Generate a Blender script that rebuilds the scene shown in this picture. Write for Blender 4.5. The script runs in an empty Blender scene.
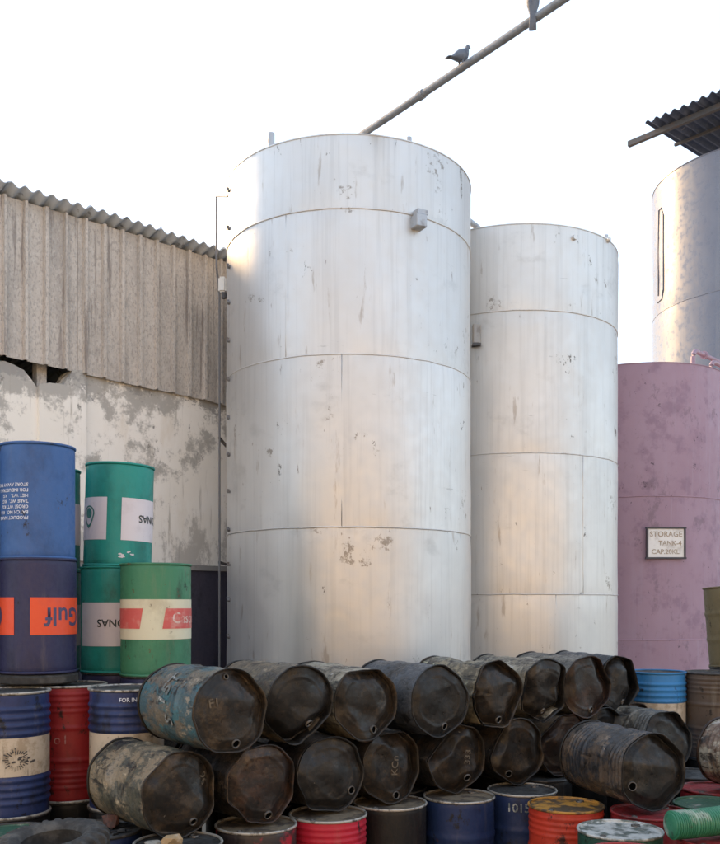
import bpy, bmesh, math, random
from mathutils import Vector, Matrix, noise

scene = bpy.context.scene
COL = scene.collection
rad = math.radians
random.seed(7)

# ------------------------------------------------------------------ camera
F, HZ, CZ = 920.0, 605.0, 2.45           # focal length and horizon row in photo pixels, eye height
cam_d = bpy.data.cameras.new('camera')
cam = bpy.data.objects.new('camera', cam_d); COL.objects.link(cam)
cam.location = (0, 0, CZ); cam.rotation_euler = (rad(90), 0, 0)
cam_d.sensor_fit = 'HORIZONTAL'; cam_d.sensor_width = 36
cam_d.lens = 36 * F / 720; cam_d.shift_y = (HZ - 422) / 720
cam_d.clip_start = 0.05; cam_d.clip_end = 3000
scene.camera = cam

# ------------------------------------------------------------------ sky, sun, exposure
SUN_AZ, SUN_EL = -46.0, 27.0             # degrees from the view direction (left is negative), elevation
w = bpy.data.worlds.new('World'); scene.world = w; w.use_nodes = True
nt = w.node_tree; nt.nodes.clear()
o_ = nt.nodes.new('ShaderNodeOutputWorld'); bg = nt.nodes.new('ShaderNodeBackground')
sk = nt.nodes.new('ShaderNodeTexSky'); sk.sky_type = 'NISHITA'; sk.sun_disc = False
sk.sun_elevation = rad(SUN_EL); sk.sun_rotation = rad(SUN_AZ)
sk.air_density = 1.0; sk.dust_density = 1.0; sk.ozone_density = 1.0
hs = nt.nodes.new('ShaderNodeHueSaturation'); hs.inputs['Saturation'].default_value = 0.8
nt.links.new(sk.outputs[0], hs.inputs['Color']); 
hz = nt.nodes.new('ShaderNodeMix'); hz.data_type = 'RGBA'; hz.inputs[0].default_value = 0.5     # even bright haze over the whole sky
hz.inputs[7].default_value = (2.7, 3.1, 3.55, 1)
nt.links.new(hs.outputs[0], hz.inputs[6]); nt.links.new(hz.outputs[2], bg.inputs[0])
bg.inputs[1].default_value = 0.10
nt.links.new(bg.outputs[0], o_.inputs[0])
sl = bpy.data.lights.new('sun', 'SUN'); sl.energy = 1.7; sl.angle = rad(14); sl.color = (1, 0.64, 0.30)
sun = bpy.data.objects.new('sun', sl); COL.objects.link(sun)
sd = Vector((math.sin(rad(SUN_AZ)) * math.cos(rad(SUN_EL)), math.cos(rad(SUN_AZ)) * math.cos(rad(SUN_EL)), math.sin(rad(SUN_EL))))
sun.rotation_euler = sd.to_track_quat('Z', 'Y').to_euler()
sun.location = (-8, 12, 20)
vs = scene.view_settings
vs.view_transform = 'Standard'; vs.look = 'None'; vs.gamma = 1; vs.use_curve_mapping = False
vs.exposure = 2.15

# ------------------------------------------------------------------ helpers
def at(px, py, D):
    return Vector(((px - 360) / F * D, D, CZ + (HZ - py) / F * D))

def link(o, parent=None):
    COL.objects.link(o)
    if parent is not None: o.parent = parent
    return o

def mesh(name, verts, faces, mat, smooth=True):
    m = bpy.data.meshes.new(name); m.from_pydata([tuple(v) for v in verts], [], faces); m.validate()
    if smooth: m.polygons.foreach_set('use_smooth', [True] * len(m.polygons))
    if mat: m.materials.append(mat)
    m.update(); return m

def obj(name, me, parent=None):
    return link(bpy.data.objects.new(name, me), parent)

def tag(o, label, cat, group=None):
    o['label'] = label; o['category'] = cat
    if group: o['group'] = group
    return o

def empty(name, loc, rz=0.0):
    o = bpy.data.objects.new(name, None); o.empty_display_size = 0.1
    link(o); o.location = loc; o.rotation_euler = (0, 0, rz); return o

def sharp(me, ang=35):
    bm = bmesh.new(); bm.from_mesh(me)
    for e in bm.edges:
        e.smooth = not (len(e.link_faces) == 2 and e.calc_face_angle(0) > rad(ang))
    bm.to_mesh(me); bm.free(); return me

def lathe(prof, seg, closed=False):
    """prof: list of (r, z) -> verts, faces; r==0 makes a pole."""
    V, Fc, rows = [], [], []
    for r, z in prof:
        if r < 1e-6:
            rows.append([len(V)]); V.append(Vector((0, 0, z)))
        else:
            rows.append(list(range(len(V), len(V) + seg)))
            for k in range(seg):
                a = 2 * math.pi * k / seg
                V.append(Vector((r * math.cos(a), r * math.sin(a), z)))
    n = len(rows)
    for i in range(n if closed else n - 1):
        A, B = rows[i], rows[(i + 1) % n]
        for k in range(seg):
            k2 = (k + 1) % seg
            if len(A) == 1 and len(B) == 1: continue
            if len(A) == 1: Fc.append((A[0], B[k2], B[k]))
            elif len(B) == 1: Fc.append((A[k], A[k2], B[0]))
            else: Fc.append((A[k], A[k2], B[k2], B[k]))
    return V, Fc

def tube(path, r, seg=10, cap=True):
    V, Fc = [], []
    n = len(path); path = [Vector(p) for p in path]
    up = Vector((0, 0, 1))
    for i, p in enumerate(path):
        d = (path[min(i + 1, n - 1)] - path[max(i - 1, 0)]).normalized()
        u = up if abs(d.dot(up)) < 0.95 else Vector((1, 0, 0))
        a = d.cross(u).normalized(); b = a.cross(d).normalized()
        rr = r[i] if isinstance(r, (list, tuple)) else r
        for k in range(seg):
            t = 2 * math.pi * k / seg
            V.append(p + a * (rr * math.cos(t)) + b * (rr * math.sin(t)))
    for i in range(n - 1):
        for k in range(seg):
            k2 = (k + 1) % seg
            Fc.append((i * seg + k, i * seg + k2, (i + 1) * seg + k2, (i + 1) * seg + k))
    if cap:
        Fc.append(tuple(range(seg - 1, -1, -1))); Fc.append(tuple(range((n - 1) * seg, n * seg)))
    return V, Fc

def boxvf(c, s, M=None):
    V = []
    for x in (-.5, .5):
        for y in (-.5, .5):
            for z in (-.5, .5):
                v = Vector((x * s[0], y * s[1], z * s[2]))
                if M: v = M @ v
                V.append(v + Vector(c))
    return V, [(0, 1, 3, 2), (4, 6, 7, 5), (0, 4, 5, 1), (2, 3, 7, 6), (0, 2, 6, 4), (1, 5, 7, 3)]

def bevel(me, w, seg=1):
    bm = bmesh.new(); bm.from_mesh(me)
    bmesh.ops.bevel(bm, geom=bm.edges[:], offset=w, segments=seg, affect='EDGES')
    bm.to_mesh(me); bm.free(); return me

def sst(a, b, x):
    t = max(0.0, min(1.0, (x - a) / (b - a))); return t * t * (3 - 2 * t)

# ------------------------------------------------------------------ materials
_seed = [0]
def mat(name, base, layers=(), rough=0.6, rvar=0.15, metal=0.0, bump=0.15, bscale=30.0, rnd=True, spec=0.5):
    """layers: (colour, scale xyz, lo, hi, detail[, strength[, zmask lo, hi]]): each one a noise-masked coat."""
    m = bpy.data.materials.new(name); m.use_nodes = True
    t = m.node_tree; N = t.nodes; L = t.links
    b = N['Principled BSDF']
    tc = N.new('ShaderNodeTexCoord')
    vec = tc.outputs['Object']
    if rnd:
        oi = N.new('ShaderNodeObjectInfo'); mu = N.new('ShaderNodeMath'); mu.operation = 'MULTIPLY'; mu.inputs[1].default_value = 57.0
        L.new(oi.outputs['Random'], mu.inputs[0])
        ad = N.new('ShaderNodeVectorMath'); ad.operation = 'ADD'
        L.new(vec, ad.inputs[0]); L.new(mu.outputs[0], ad.inputs[1]); nvec = ad.outputs[0]
    else: nvec = vec
    cur = None
    for ly in layers:
        col, sc, lo, hi, det = ly[:5]
        st = ly[5] if len(ly) > 5 else 1.0
        _seed[0] += 1
        mp = N.new('ShaderNodeMapping'); mp.inputs['Scale'].default_value = sc
        mp.inputs['Location'].default_value = (_seed[0] * 3.17, _seed[0] * 1.71, _seed[0] * 2.39)
        L.new(nvec, mp.inputs[0])
        no = N.new('ShaderNodeTexNoise'); no.inputs['Scale'].default_value = 1.0; no.inputs['Detail'].default_value = det
        no.inputs['Roughness'].default_value = 0.62 if det < 11 else 0.76
        L.new(mp.outputs[0], no.inputs['Vector'])
        mr = N.new('ShaderNodeMapRange'); mr.interpolation_type = 'SMOOTHSTEP'
        mr.inputs['From Min'].default_value = lo; mr.inputs['From Max'].default_value = hi
        mr.inputs['To Max'].default_value = st
        src = no.outputs['Fac']
        if len(ly) > 7:                                  # weathering that grows over a height range
            sx = N.new('ShaderNodeSeparateXYZ'); L.new(vec, sx.inputs[0])
            zr = N.new('ShaderNodeMapRange'); zr.inputs['From Min'].default_value = ly[6]; zr.inputs['From Max'].default_value = ly[7]
            zr.inputs['To Min'].default_value = -0.22; zr.inputs['To Max'].default_value = 0.12
            L.new(sx.outputs['Z'], zr.inputs[0])
            am = N.new('ShaderNodeMath'); am.operation = 'ADD'; L.new(src, am.inputs[0]); L.new(zr.outputs[0], am.inputs[1]); src = am.outputs[0]
        L.new(src, mr.inputs['Value'])
        mx = N.new('ShaderNodeMix'); mx.data_type = 'RGBA'
        L.new(mr.outputs[0], mx.inputs[0])
        if cur is None: mx.inputs[6].default_value = (*base, 1)
        else: L.new(cur, mx.inputs[6])
        mx.inputs[7].default_value = (*col, 1)
        cur = mx.outputs[2]
    if cur is None: b.inputs['Base Color'].default_value = (*base, 1)
    else: L.new(cur, b.inputs['Base Color'])
    b.inputs['Metallic'].default_value = metal
    b.inputs['Specular IOR Level'].default_value = spec
    no = N.new('ShaderNodeTexNoise'); no.inputs['Scale'].default_value = bscale; no.inputs['Detail'].default_value = 6
    L.new(nvec, no.inputs['Vector'])
    mr = N.new('ShaderNodeMapRange'); mr.inputs['From Min'].default_value = 0.3; mr.inputs['From Max'].default_value = 0.7
    mr.inputs['To Min'].default_value = max(0.05, rough - rvar); mr.inputs['To Max'].default_value = min(1, rough + rvar)
    L.new(no.outputs['Fac'], mr.inputs['Value']); L.new(mr.outputs[0], b.inputs['Roughness'])
    if bump:
        bp = N.new('ShaderNodeBump'); bp.inputs['Strength'].default_value = bump; bp.inputs['Distance'].default_value = 0.01
        L.new(no.outputs['Fac'], bp.inputs['Height']); L.new(bp.outputs[0], b.inputs['Normal'])
    return m

SOOT = (0.012, 0.011, 0.010); RUST = (0.10, 0.045, 0.02); DUST = (0.22, 0.19, 0.15)
def upright_paint(name, c, wear=0.5, soot=0.5):
    k = wear; d = tuple(x * 0.55 for x in c)
    return mat(name, c, [
        (d, (3, 3, 2), .45, .72, 7, .85),
        (DUST, (9, 9, 1.2), .60 - .06 * k, .80, 6, .15 + .4 * k),
        (SOOT, (3, 3, 1.2), .60 - .06 * soot, .72 - .05 * soot, 10, .55 + .3 * soot),
        (SOOT, (5, 5, 3), .61 - .05 * soot, .65 - .05 * soot, 13, .9),
        (RUST, (10, 10, 7), .66 - .05 * k, .70 - .05 * k, 13, .85)], rough=.52, rvar=.12, bump=.2, spec=.35)

M = {}
M['ground'] = mat('ground', (0.40, 0.34, 0.27), [((0.17, 0.14, 0.11), (.25, .25, .25), .4, .7, 8), ((0.36, 0.31, 0.25), (2, 2, 2), .5, .7, 6, .6)], rough=.9, bump=.4, bscale=6, rnd=False)
def tank_mat(name, c):
    k = lambda f: tuple(x * f for x in c)
    return mat(name, c, [
        (k(1.12), (.5, .5, .35), .42, .62, 3, .8),
        (k(.80), (9, 9, .22), .50, .72, 6, .45),
        (k(.86), (28, 28, .5), .50, .68, 5, .45),
        (k(.72), (1.6, 1.6, 2.2), .58, .72, 9, .5),
        (k(.72), (1.1, 1.1, 7), .645, .67, 13, .7),
        ((.24, .21, .18), (1.5, 1.5, 1.3), .61, .64, 13, .8),
        ((.11, .095, .08), (2.6, 2.6, 1.6), .635, .65, 13, .9),
        ((.28, .22, .17), (7, 7, 1.2), .62, .70, 9, .5),
        (RUST, (14, 14, 3), .68, .72, 7, .6)], rough=.47, rvar=.05, metal=.68, bump=.12, bscale=9, spec=.15)
M['tank'] = tank_mat('aluminium_paint', (.585, .58, .57))
M['tank2'] = tank_mat('aluminium_paint_pale', (.595, .585, .565))
M['weld'] = mat('weld_bead', (.58, .58, .57), [((.36, .33, .30), (7, 7, 7), .52, .66, 6, .8), ((.12, .09, .06), (14, 14, 14), .62, .68, 5, .8)], rough=.5, metal=.4)
M['purple'] = mat('purple_paint', (.33, .22, .28), [
    ((.37, .26, .33), (.8, .8, .5), .4, .65, 4, .8), ((.24, .155, .215), (3, 3, 3), .5, .68, 9, .7),
    ((.36, .27, .34), (12, 12, .5), .52, .7, 5, .5), ((.19, .135, .17), (2.4, 2.4, 1.6), .55, .64, 13, .6), ((.09, .06, .08), (5, 5, 4), .625, .65, 13, .85), ((.05, .04, .05), (30, 30, 14), .69, .73, 5, .8)],
    rough=.6, bump=.12, bscale=9, spec=.25)
M['silo'] = mat('silo_paint', (.17, .185, .23), [((.14, .15, .195), (.6, .6, .4), .4, .65, 4, .8), ((.21, .22, .25), (9, 9, .25), .52, .7, 5, .6),
    ((.22, .20, .20), (5, 5, 3), .65, .71, 9, .7)], rough=.34, metal=.0, bump=.06, bscale=9, spec=.4)
M['galv'] = mat('galvanised_steel', (.40, .43, .47), [((.18, .16, .15), (6, 6, 6), .5, .7, 6, .7), (RUST, (9, 9, 9), .62, .7, 6, .7)], rough=.5, metal=.4, bump=.1)
M['dsteel'] = mat('dark_steel', (.07, .07, .075), [((.12, .07, .045), (8, 8, 8), .5, .7, 6, .7)], rough=.6, metal=.2, bump=.2)
M['cleat'] = mat('weathered_cleat', (.16, .16, .165), [((.08, .06, .05), (20, 20, 20), .5, .6, 6, .7)], rough=.6)
M['pipe'] = mat('weathered_pipe', (.20, .225, .26), [((.13, .14, .155), (5, 5, 5), .45, .65, 8, .8), (RUST, (8, 8, 8), .63, .68, 12, .5)], rough=.6, metal=.1, bump=.2)
M['boxgrey'] = mat('weathered_box', (.34, .34, .335), [((.2, .18, .16), (9, 9, 9), .5, .65, 8, .7)], rough=.6)
M['conduit'] = mat('grey_conduit', (.17, .17, .18), rough=.6)
M['pinkpipe'] = mat('pink_pipe_paint', (.33, .23, .29), [((.22, .15, .19), (7, 7, 7), .5, .7, 6, .7)], rough=.5)
M['plaster'] = mat('limewashed_plaster', (.84, .81, .75), [
    ((.88, .86, .82), (.9, .9, .9), .4, .6, 5, .8),
    ((.62, .54, .43), (3.0, 3.0, .8), .54, .78, 7, .6),
    ((.34, .33, .31), (1.7, 1.7, 1.5), .53, .62, 12, .8, 1.6, 5.6),
    ((.40, .38, .345), (1.1, 1.1, 1.3), .59, .64, 13, .75),
    ((.31, .305, .295), (1.2, 1.2, 1.6), .50, .54, 12, .9, 4.55, 5.35),
    ((.17, .165, .155), (3, 3, 2.0), .60, .65, 13, .8),
    ((.36, .33, .29), (14, 14, 1.0), .58, .72, 6, .65), ((.38, .36, .33), (2.2, 2.2, 1.0), .53, .62, 12, .7, 5.2, 2.6)], rough=.95, bump=.5, bscale=7, rnd=False, spec=.2)
M['greyplaster'] = mat('grey_cement', (.27, .265, .26), [((.42, .41, .39), (2, 2, 2), .5, .7, 8, .8), ((.12, .12, .12), (5, 5, 5), .58, .7, 8, .8)], rough=.95, bump=.5, bscale=9, rnd=False)
M['dado'] = mat('dark_dado_paint', (.040, .038, .062), [((.065, .06, .085), (2, 2, 1), .45, .7, 6, .8), ((.55, .53, .50), (11, 11, 8), .715, .73, 4, .95), ((.02, .02, .03), (6, 6, 2), .55, .7, 6, .7)], rough=.6, bump=.2, rnd=False)
M['siding'] = mat('weathered_fibre_cement', (.55, .51, .465), [
    ((.38, .355, .33), (2, 2, .6), .42, .68, 7, .8), ((.62, .59, .55), (16, 16, 13), .50, .62, 13, .5),
    ((.29, .265, .25), (46, 46, 24), .48, .64, 10, .6), ((.19, .165, .155), (9, 9, .6), .57, .68, 6, .65)], rough=.95, bump=.6, bscale=60, spec=.2)
M['roofsheet'] = mat('slate_roof_sheet', (.50, .58, .68), [((.60, .66, .74), (3, 3, 1), .45, .7, 6, .8), ((.06, .06, .07), (8, 8, 4), .55, .7, 7, .8)], rough=.9, bump=.3)
M['canopysheet'] = mat('dark_blue_canopy_sheet', (.055, .078, .13), [((.10, .125, .18), (3, 3, 1), .45, .7, 6, .8), ((.30, .30, .32), (2, 2, 2), .62, .66, 12, .6)], rough=.8, bump=.2)
M['white_plastic'] = mat('white_plastic', (.72, .71, .68), [((.4, .38, .33), (9, 9, 3), .55, .75, 5, .6)], rough=.45)
M['signwhite'] = mat('sign_board', (.78, .76, .73), [((.42, .37, .33), (5, 5, 5), .5, .75, 7, .7)], rough=.6)
M['signred'] = mat('faded_brown_lettering', (.36, .28, .20), [((.52, .47, .42), (9, 9, 9), .45, .65, 6, .8)], rough=.7)
M['signframe'] = mat('sign_frame', (.05, .045, .055), rough=.6)
M['bird'] = mat('pigeon_plumage', (.11, .13, .165), [((.06, .07, .095), (14, 14, 14), .45, .65, 4, .8)], rough=.7)
M['rubber'] = mat('old_rubber', (.03, .029, .028), [((.11, .105, .095), (7, 7, 7), .45, .7, 7, .8)], rough=.85, bump=.3)
M['stone_y'] = mat('ochre_stone', (.40, .27, .14), [((.52, .42, .30), (20, 20, 20), .45, .65, 5, .8)], rough=.9, bump=.5)
M['stone_g'] = mat('grey_stone', (.30, .28, .24), [((.16, .15, .13), (25, 25, 25), .45, .65, 5, .8)], rough=.9, bump=.5)
M['brick'] = mat('dark_brick', (.10, .045, .035), [((.05, .035, .03), (25, 25, 25), .45, .65, 5, .8)], rough=.9, bump=.5)
M['hose'] = mat('green_hose', (.03, .18, .10), [((.42, .46, .40), (5, 5, 5), .52, .64, 9, .6), ((.03, .05, .035), (12, 12, 12), .58, .7, 6, .8)], rough=.4)
M['bung'] = mat('bung_plug', (.002, .002, .002), rough=1.0, spec=.0, bump=0)  # near-black colour stands in for the shade inside an open bung hole
M['bungring'] = mat('bung_ring', (.10, .09, .08), rough=.4, metal=.4)
M['chalk'] = mat('chalk_mark', (.115, .092, .065), [((.06, .05, .04), (30, 30, 30), .50, .62, 4, .95)], rough=.95)
M['whitemark'] = mat('white_paint_mark', (.50, .50, .47), [((.10, .12, .12), (14, 14, 14), .42, .50, 12, .95)], rough=.8)
M['faintmark'] = mat('faint_white_mark', (.36, .17, .16), [((.26, .03, .03), (12, 12, 12), .44, .54, 12, .95)], rough=.8)
M['ink'] = mat('white_stencil_ink', (.62, .66, .74), [((.10, .18, .40), (50, 50, 50), .52, .66, 3, .6)], rough=.6)

# lids of the lying drums: oily brown-black steel
def dk(c, f=.62): return tuple(x * f for x in c)
def lid_steel(name, a, b, c):
    return mat(name, a, [(SOOT, (3, 3, 3), .44, .60, 9, .85), (b, (6, 6, 6), .48, .60, 13, .8), (c, (2.2, 2.2, 2.2), .54, .66, 13, .8),
                         (SOOT, (14, 14, 14), .54, .66, 10, .7), ((.24, .21, .17), (9, 9, 9), .66, .68, 13, .75)], rough=.42, rvar=.16, bump=.32, bscale=22, spec=.32)
M['lid_brown'] = lid_steel('oily_brown_lid', (.015, .011, .0075), (.042, .028, .017), (.085, .058, .034))
M['lid_black'] = lid_steel('sooty_black_lid', (.009, .0085, .008), (.024, .020, .017), (.06, .05, .04))
M['lid_rust'] = lid_steel('rusty_brown_lid', (.017, .010, .0075), (.05, .026, .016), (.095, .06, .036))
def shell(name, a, b, c, sa=1.0):
    """weathered lying shell: dark ground, two worn coats, soot and scratches."""
    lt = tuple(min(.5, x * 2.0 + .02) for x in b)
    if name not in ('shell_teal', 'shell_white_brown'): a, b, c = dk(a, .85), dk(b, .95), dk(c, .8)
    return mat(name, a, [(b, (4, 4, 3), .46, .54, 13, .95 * sa), (c, (5, 5, 3.5), .53, .59, 13, .9 * sa), (SOOT, (3.5, 3.5, 4), .51, .60, 12, .93),
                         (lt, (7, 7, 5), .585, .63, 13, .8 * sa), (SOOT, (16, 16, 2.5), .58, .66, 8, .85), (DUST, (10, 10, 10), .67, .70, 13, .6)], rough=.46, rvar=.2, bump=.6, bscale=34)
S = {
 'teal': shell('shell_teal', (.05, .095, .11), (.14, .12, .09), (.035, .13, .16)),
 'tan': shell('shell_tan', (.11, .09, .065), (.17, .135, .09), (.05, .045, .04)),
 'cream': shell('shell_cream', (.22, .19, .14), (.33, .30, .23), (.07, .06, .05)),
 'slate': shell('shell_slate', (.05, .056, .066), (.07, .078, .09), (.03, .03, .032), .8),
 'olive': shell('shell_olive', (.085, .08, .055), (.23, .18, .115), (.05, .055, .045)),
 'olivetan': shell('shell_olive_tan', (.12, .105, .075), (.28, .24, .16), (.06, .06, .05)),
 'dark': shell('shell_dark', (.03, .027, .025), (.06, .045, .033), (.022, .02, .02)),
 'black': shell('shell_black', (.035, .037, .042), (.10, .072, .05), (.028, .028, .03)),
 'grey': shell('shell_grey', (.10, .10, .095), (.16, .15, .125), (.05, .045, .04)),
 'whitebrown': shell('shell_white_brown', (.17, .12, .085), (.36, .33, .26), (.08, .045, .03)),
}
P = {
 'blue': upright_paint('blue_drum_paint', (.042, .112, .30), .4, .15),
 'indigo': upright_paint('indigo_drum_paint', (.026, .028, .078), .3, .1),
 'teal': upright_paint('teal_drum_paint', (.018, .25, .215), .15, -.2),
 'green': upright_paint('green_drum_paint', (.05, .20, .11), 1.1, .6),
 'stripe': upright_paint('royal_blue_drum_paint', (.021, .037, .12), .7, .8),
 'red': upright_paint('red_drum_paint', (.26, .017, .02), .6, .8),
 'crimson': upright_paint('crimson_drum_paint', (.42, .014, .035), .4, .6),
 'scarlet': upright_paint('scarlet_drum_paint', (.50, .045, .022), .7, .6),
 'navy': upright_paint('navy_drum_paint', (.014, .030, .095), .5, .7),
 'black': upright_paint('black_drum_paint', (.010, .0095, .0095), .4, .5),
 'blackred': upright_paint('black_red_drum_paint', (.024, .018, .018), .4, .3),
 'sky': upright_paint('bright_blue_drum_paint', (.035, .19, .44), .5, .2),
 'rust': upright_paint('rust_brown_drum_paint', (.105, .075, .055), .9, .5),
 'khaki': upright_paint('khaki_drum_paint', (.15, .125, .07), .9, .4),
 'dgreen': upright_paint('bottle_green_drum_paint', (.02, .075, .05), .5, .6),
 'slate': upright_paint('slate_drum_paint', (.06, .065, .07), .5, .4),
 'maroon': upright_paint('maroon_drum_paint', (.15, .012, .02), .6, .5),
 'orange': mat('orange_lid_paint', (.42, .20, .03), [((.055, .04, .025), (6, 6, 6), .44, .56, 8, .95), ((.50, .30, .06), (9, 9, 9), .6, .7, 6, .6)], rough=.6, bump=.3),
 'silverlid': mat('silver_lid', (.52, .52, .49), [((.08, .10, .085), (6, 6, 6), .46, .58, 8, .9), ((.25, .24, .22), (14, 14, 14), .5, .7, 6, .6)], rough=.5, metal=.3, bump=.3),
 'greenlid': mat('dirty_green_lid', (.035, .10, .062), [((.33, .33, .29), (8, 8, 8), .57, .68, 8, .7), ((.02, .03, .025), (6, 6, 6), .5, .64, 7, .8)], rough=.5, bump=.3),
 'redlid': mat('dirty_red_lid', (.27, .022, .025), [((.07, .018, .018), (6, 6, 6), .45, .62, 8, .85), ((.40, .35, .30), (20, 20, 20), .66, .7, 5, .7)], rough=.5, bump=.3),
 'sootlid': mat('sooty_lid', (.038, .038, .038), [((.10, .10, .095), (6, 6, 6), .46, .68, 8, .7), (SOOT, (8, 8, 8), .5, .64, 7, .8)], rough=.6, bump=.4),
 'tanlid': mat('grimy_tan_lid', (.20, .16, .11), [((.05, .04, .035), (6, 6, 6), .43, .6, 8, .9)], rough=.6, bump=.4),
 'rimlight': mat('bare_metal_rim', (.42, .40, .36), [((.08, .07, .06), (14, 14, 14), .50, .62, 7, .9)], rough=.5, metal=.4, bump=.2),
 'rimdark': mat('dark_rim', (.045, .043, .042), [((.14, .12, .10), (14, 14, 14), .54, .66, 7, .7)], rough=.5, metal=.2, bump=.2),
 'white': mat('white_label', (.62, .58, .62), [((.47, .42, .45), (5, 5, 5), .5, .75, 6, .6), ((.35, .3, .3), (30, 30, 30), .66, .74, 4, .5)], rough=.55, bump=.03),
 'cream': mat('cream_band', (.62, .60, .45), [((.42, .38, .27), (4, 4, 3), .48, .7, 7, .7), ((.15, .12, .09), (16, 16, 9), .63, .70, 7, .8)], rough=.6, bump=.05),
 'creamdirty': mat('dirty_cream_band', (.50, .43, .34), [((.30, .235, .16), (5, 5, 5), .46, .60, 12, .8), ((.05, .045, .045), (6, 6, 5), .60, .63, 13, .9), ((.16, .13, .10), (14, 14, 2), .58, .68, 7, .7)], rough=.6, bump=.05),
 'orangelabel': mat('orange_label', (.70, .075, .022), [((.52, .07, .04), (6, 6, 6), .5, .75, 6, .6)], rough=.5, bump=.03),
 'indigoink': mat('indigo_ink', (.055, .05, .12), rough=.5, bump=0),
 'blackink': mat('black_ink', (.022, .035, .04), rough=.5, bump=0),
 'wornink': mat('worn_black_ink', (.05, .048, .05), [((.42, .36, .28), (9, 9, 9), .50, .58, 12, .9)], rough=.6, bump=0),
 'tealink': mat('teal_ink', (.014, .16, .14), rough=.5, bump=0),
 'redlabel': mat('faded_red_label', (.55, .10, .09), [((.58, .30, .25), (7, 7, 7), .5, .68, 7, .7)], rough=.6, bump=0),
 'fadedwhite': mat('faded_white_ink', (.64, .50, .44), [((.55, .16, .14), (10, 10, 10), .46, .56, 12, .9)], rough=.6, bump=0),
}

# ------------------------------------------------------------------ lettering
def text_bm(s, size, bold=False, align='CENTER', spacing=1.0):
    cu = bpy.data.curves.new('lettering', 'FONT'); cu.body = s; cu.size = size; cu.align_x = align; cu.align_y = 'CENTER'
    cu.space_character = spacing; cu.resolution_u = 3
    if bold: cu.offset = size * 0.016
    o = bpy.data.objects.new('lettering_tmp', cu); COL.objects.link(o)
    bpy.context.view_layer.update()
    dg = bpy.context.evaluated_depsgraph_get()
    me = bpy.data.meshes.new_from_object(o.evaluated_get(dg))
    bm = bmesh.new(); bm.from_mesh(me)
    bpy.data.objects.remove(o); bpy.data.curves.remove(cu); bpy.data.meshes.remove(me)
    return bm

def wrap(bm, R, th, z, flip=False):
    """lay flat (u, v) shapes on a cylinder facing local -Y; th degrees to the right, flip turns them upside down."""
    xs = [v.co.x for v in bm.verts]
    x = min(xs)
    while x < max(xs):
        bmesh.ops.bisect_plane(bm, geom=bm.verts[:] + bm.edges[:] + bm.faces[:], plane_co=(x, 0, 0), plane_no=(1, 0, 0)); x += 0.02
    for v in bm.verts:
        u, q = v.co.x, v.co.y
        if flip: u, q = -u, -q
        a = rad(th) + u / R
        v.co = Vector((R * math.sin(a), -R * math.cos(a), z + q))
    return bm

def bm_obj(name, bm, m, parent, smooth=False):
    me = bpy.data.meshes.new(name); bm.to_mesh(me); bm.free(); me.materials.append(m)
    if smooth: me.polygons.foreach_set('use_smooth', [True] * len(me.polygons))
    return obj(name, me, parent)

def patch(name, R, th0, th1, z0, z1, m, parent, skew=0.0, n=28):
    V, Fc = [], []
    for i in range(n + 1):
        for j, z in enumerate((z0, z1)):
            a = rad(th0 + (th1 - th0) * i / n) + (skew * j) / R
            V.append((R * math.sin(a), -R * math.cos(a), z))
    for i in range(n): Fc.append((2 * i, 2 * i + 2, 2 * i + 3, 2 * i + 1))
    return obj(name, mesh(name, V, Fc, m), parent)

# ------------------------------------------------------------------ drums
def body_profile(R, H, style):
    pr = []
    n = 44
    for i in range(n + 1):
        z = 0.012 + (H - 0.024) * i / n
        r = R - 0.004
        e = min(z, H - z)
        r -= 0.010 * max(0, 1 - e / 0.035)
        pr.append([r, z])
    def rib(zc, h, wd):
        for p in pr:
            d = abs(p[1] - zc) / wd
            if d < 1: p[0] += h * (0.5 + 0.5 * math.cos(math.pi * d))
    if style == 'hoops':
        rib(H * .335, .009, .04); rib(H * .665, .009, .04)
    elif style == 'stripe':
        n = 110; pr = []
        for i in range(n + 1):
            z = 0.012 + (H - 0.024) * i / n; e = min(z, H - z)
            pr.append([R - .010 - .008 * max(0, 1 - e / .03), z])
        for f in (.865, .80, .735, .67, .30, .24, .18, .12): rib(f * H, .011, .026)
    elif style == 'multi':
        n = 120; pr = []
        for i in range(n + 1):
            z = 0.012 + (H - 0.024) * i / n; e = min(z, H - z)
            pr.append([R - .008 - .008 * max(0, 1 - e / .03), z])
        for k in range(4):
            rib(H * .93 - k * .045, .006, .021)
            rib(H * .13 + k * .045, .006, .021)
        rib(H * .36, .009, .03); rib(H * .64, .009, .03)
    return pr

def lid_profile(R, z, rings=26):
    pr = [(R - .010, z - .002)]
    for i in range(rings):
        f = 1 - i / rings
        r = (R - .016) * f
        dz = -.016 + (.003 if 0.72 < f < 0.80 else 0)
        pr.append((r, z + dz))
    pr.append((0, z - .015))
    return pr

def rim_profile(R, z, s=1):
    return [(R - .012, z - .014 * s), (R - .013, z - .002 * s), (R - .007, z + .003 * s), (R + .001, z + .003 * s), (R + .005, z - .004 * s), (R + .003, z - .013 * s), (R - .002, z - .017 * s)]

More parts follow.
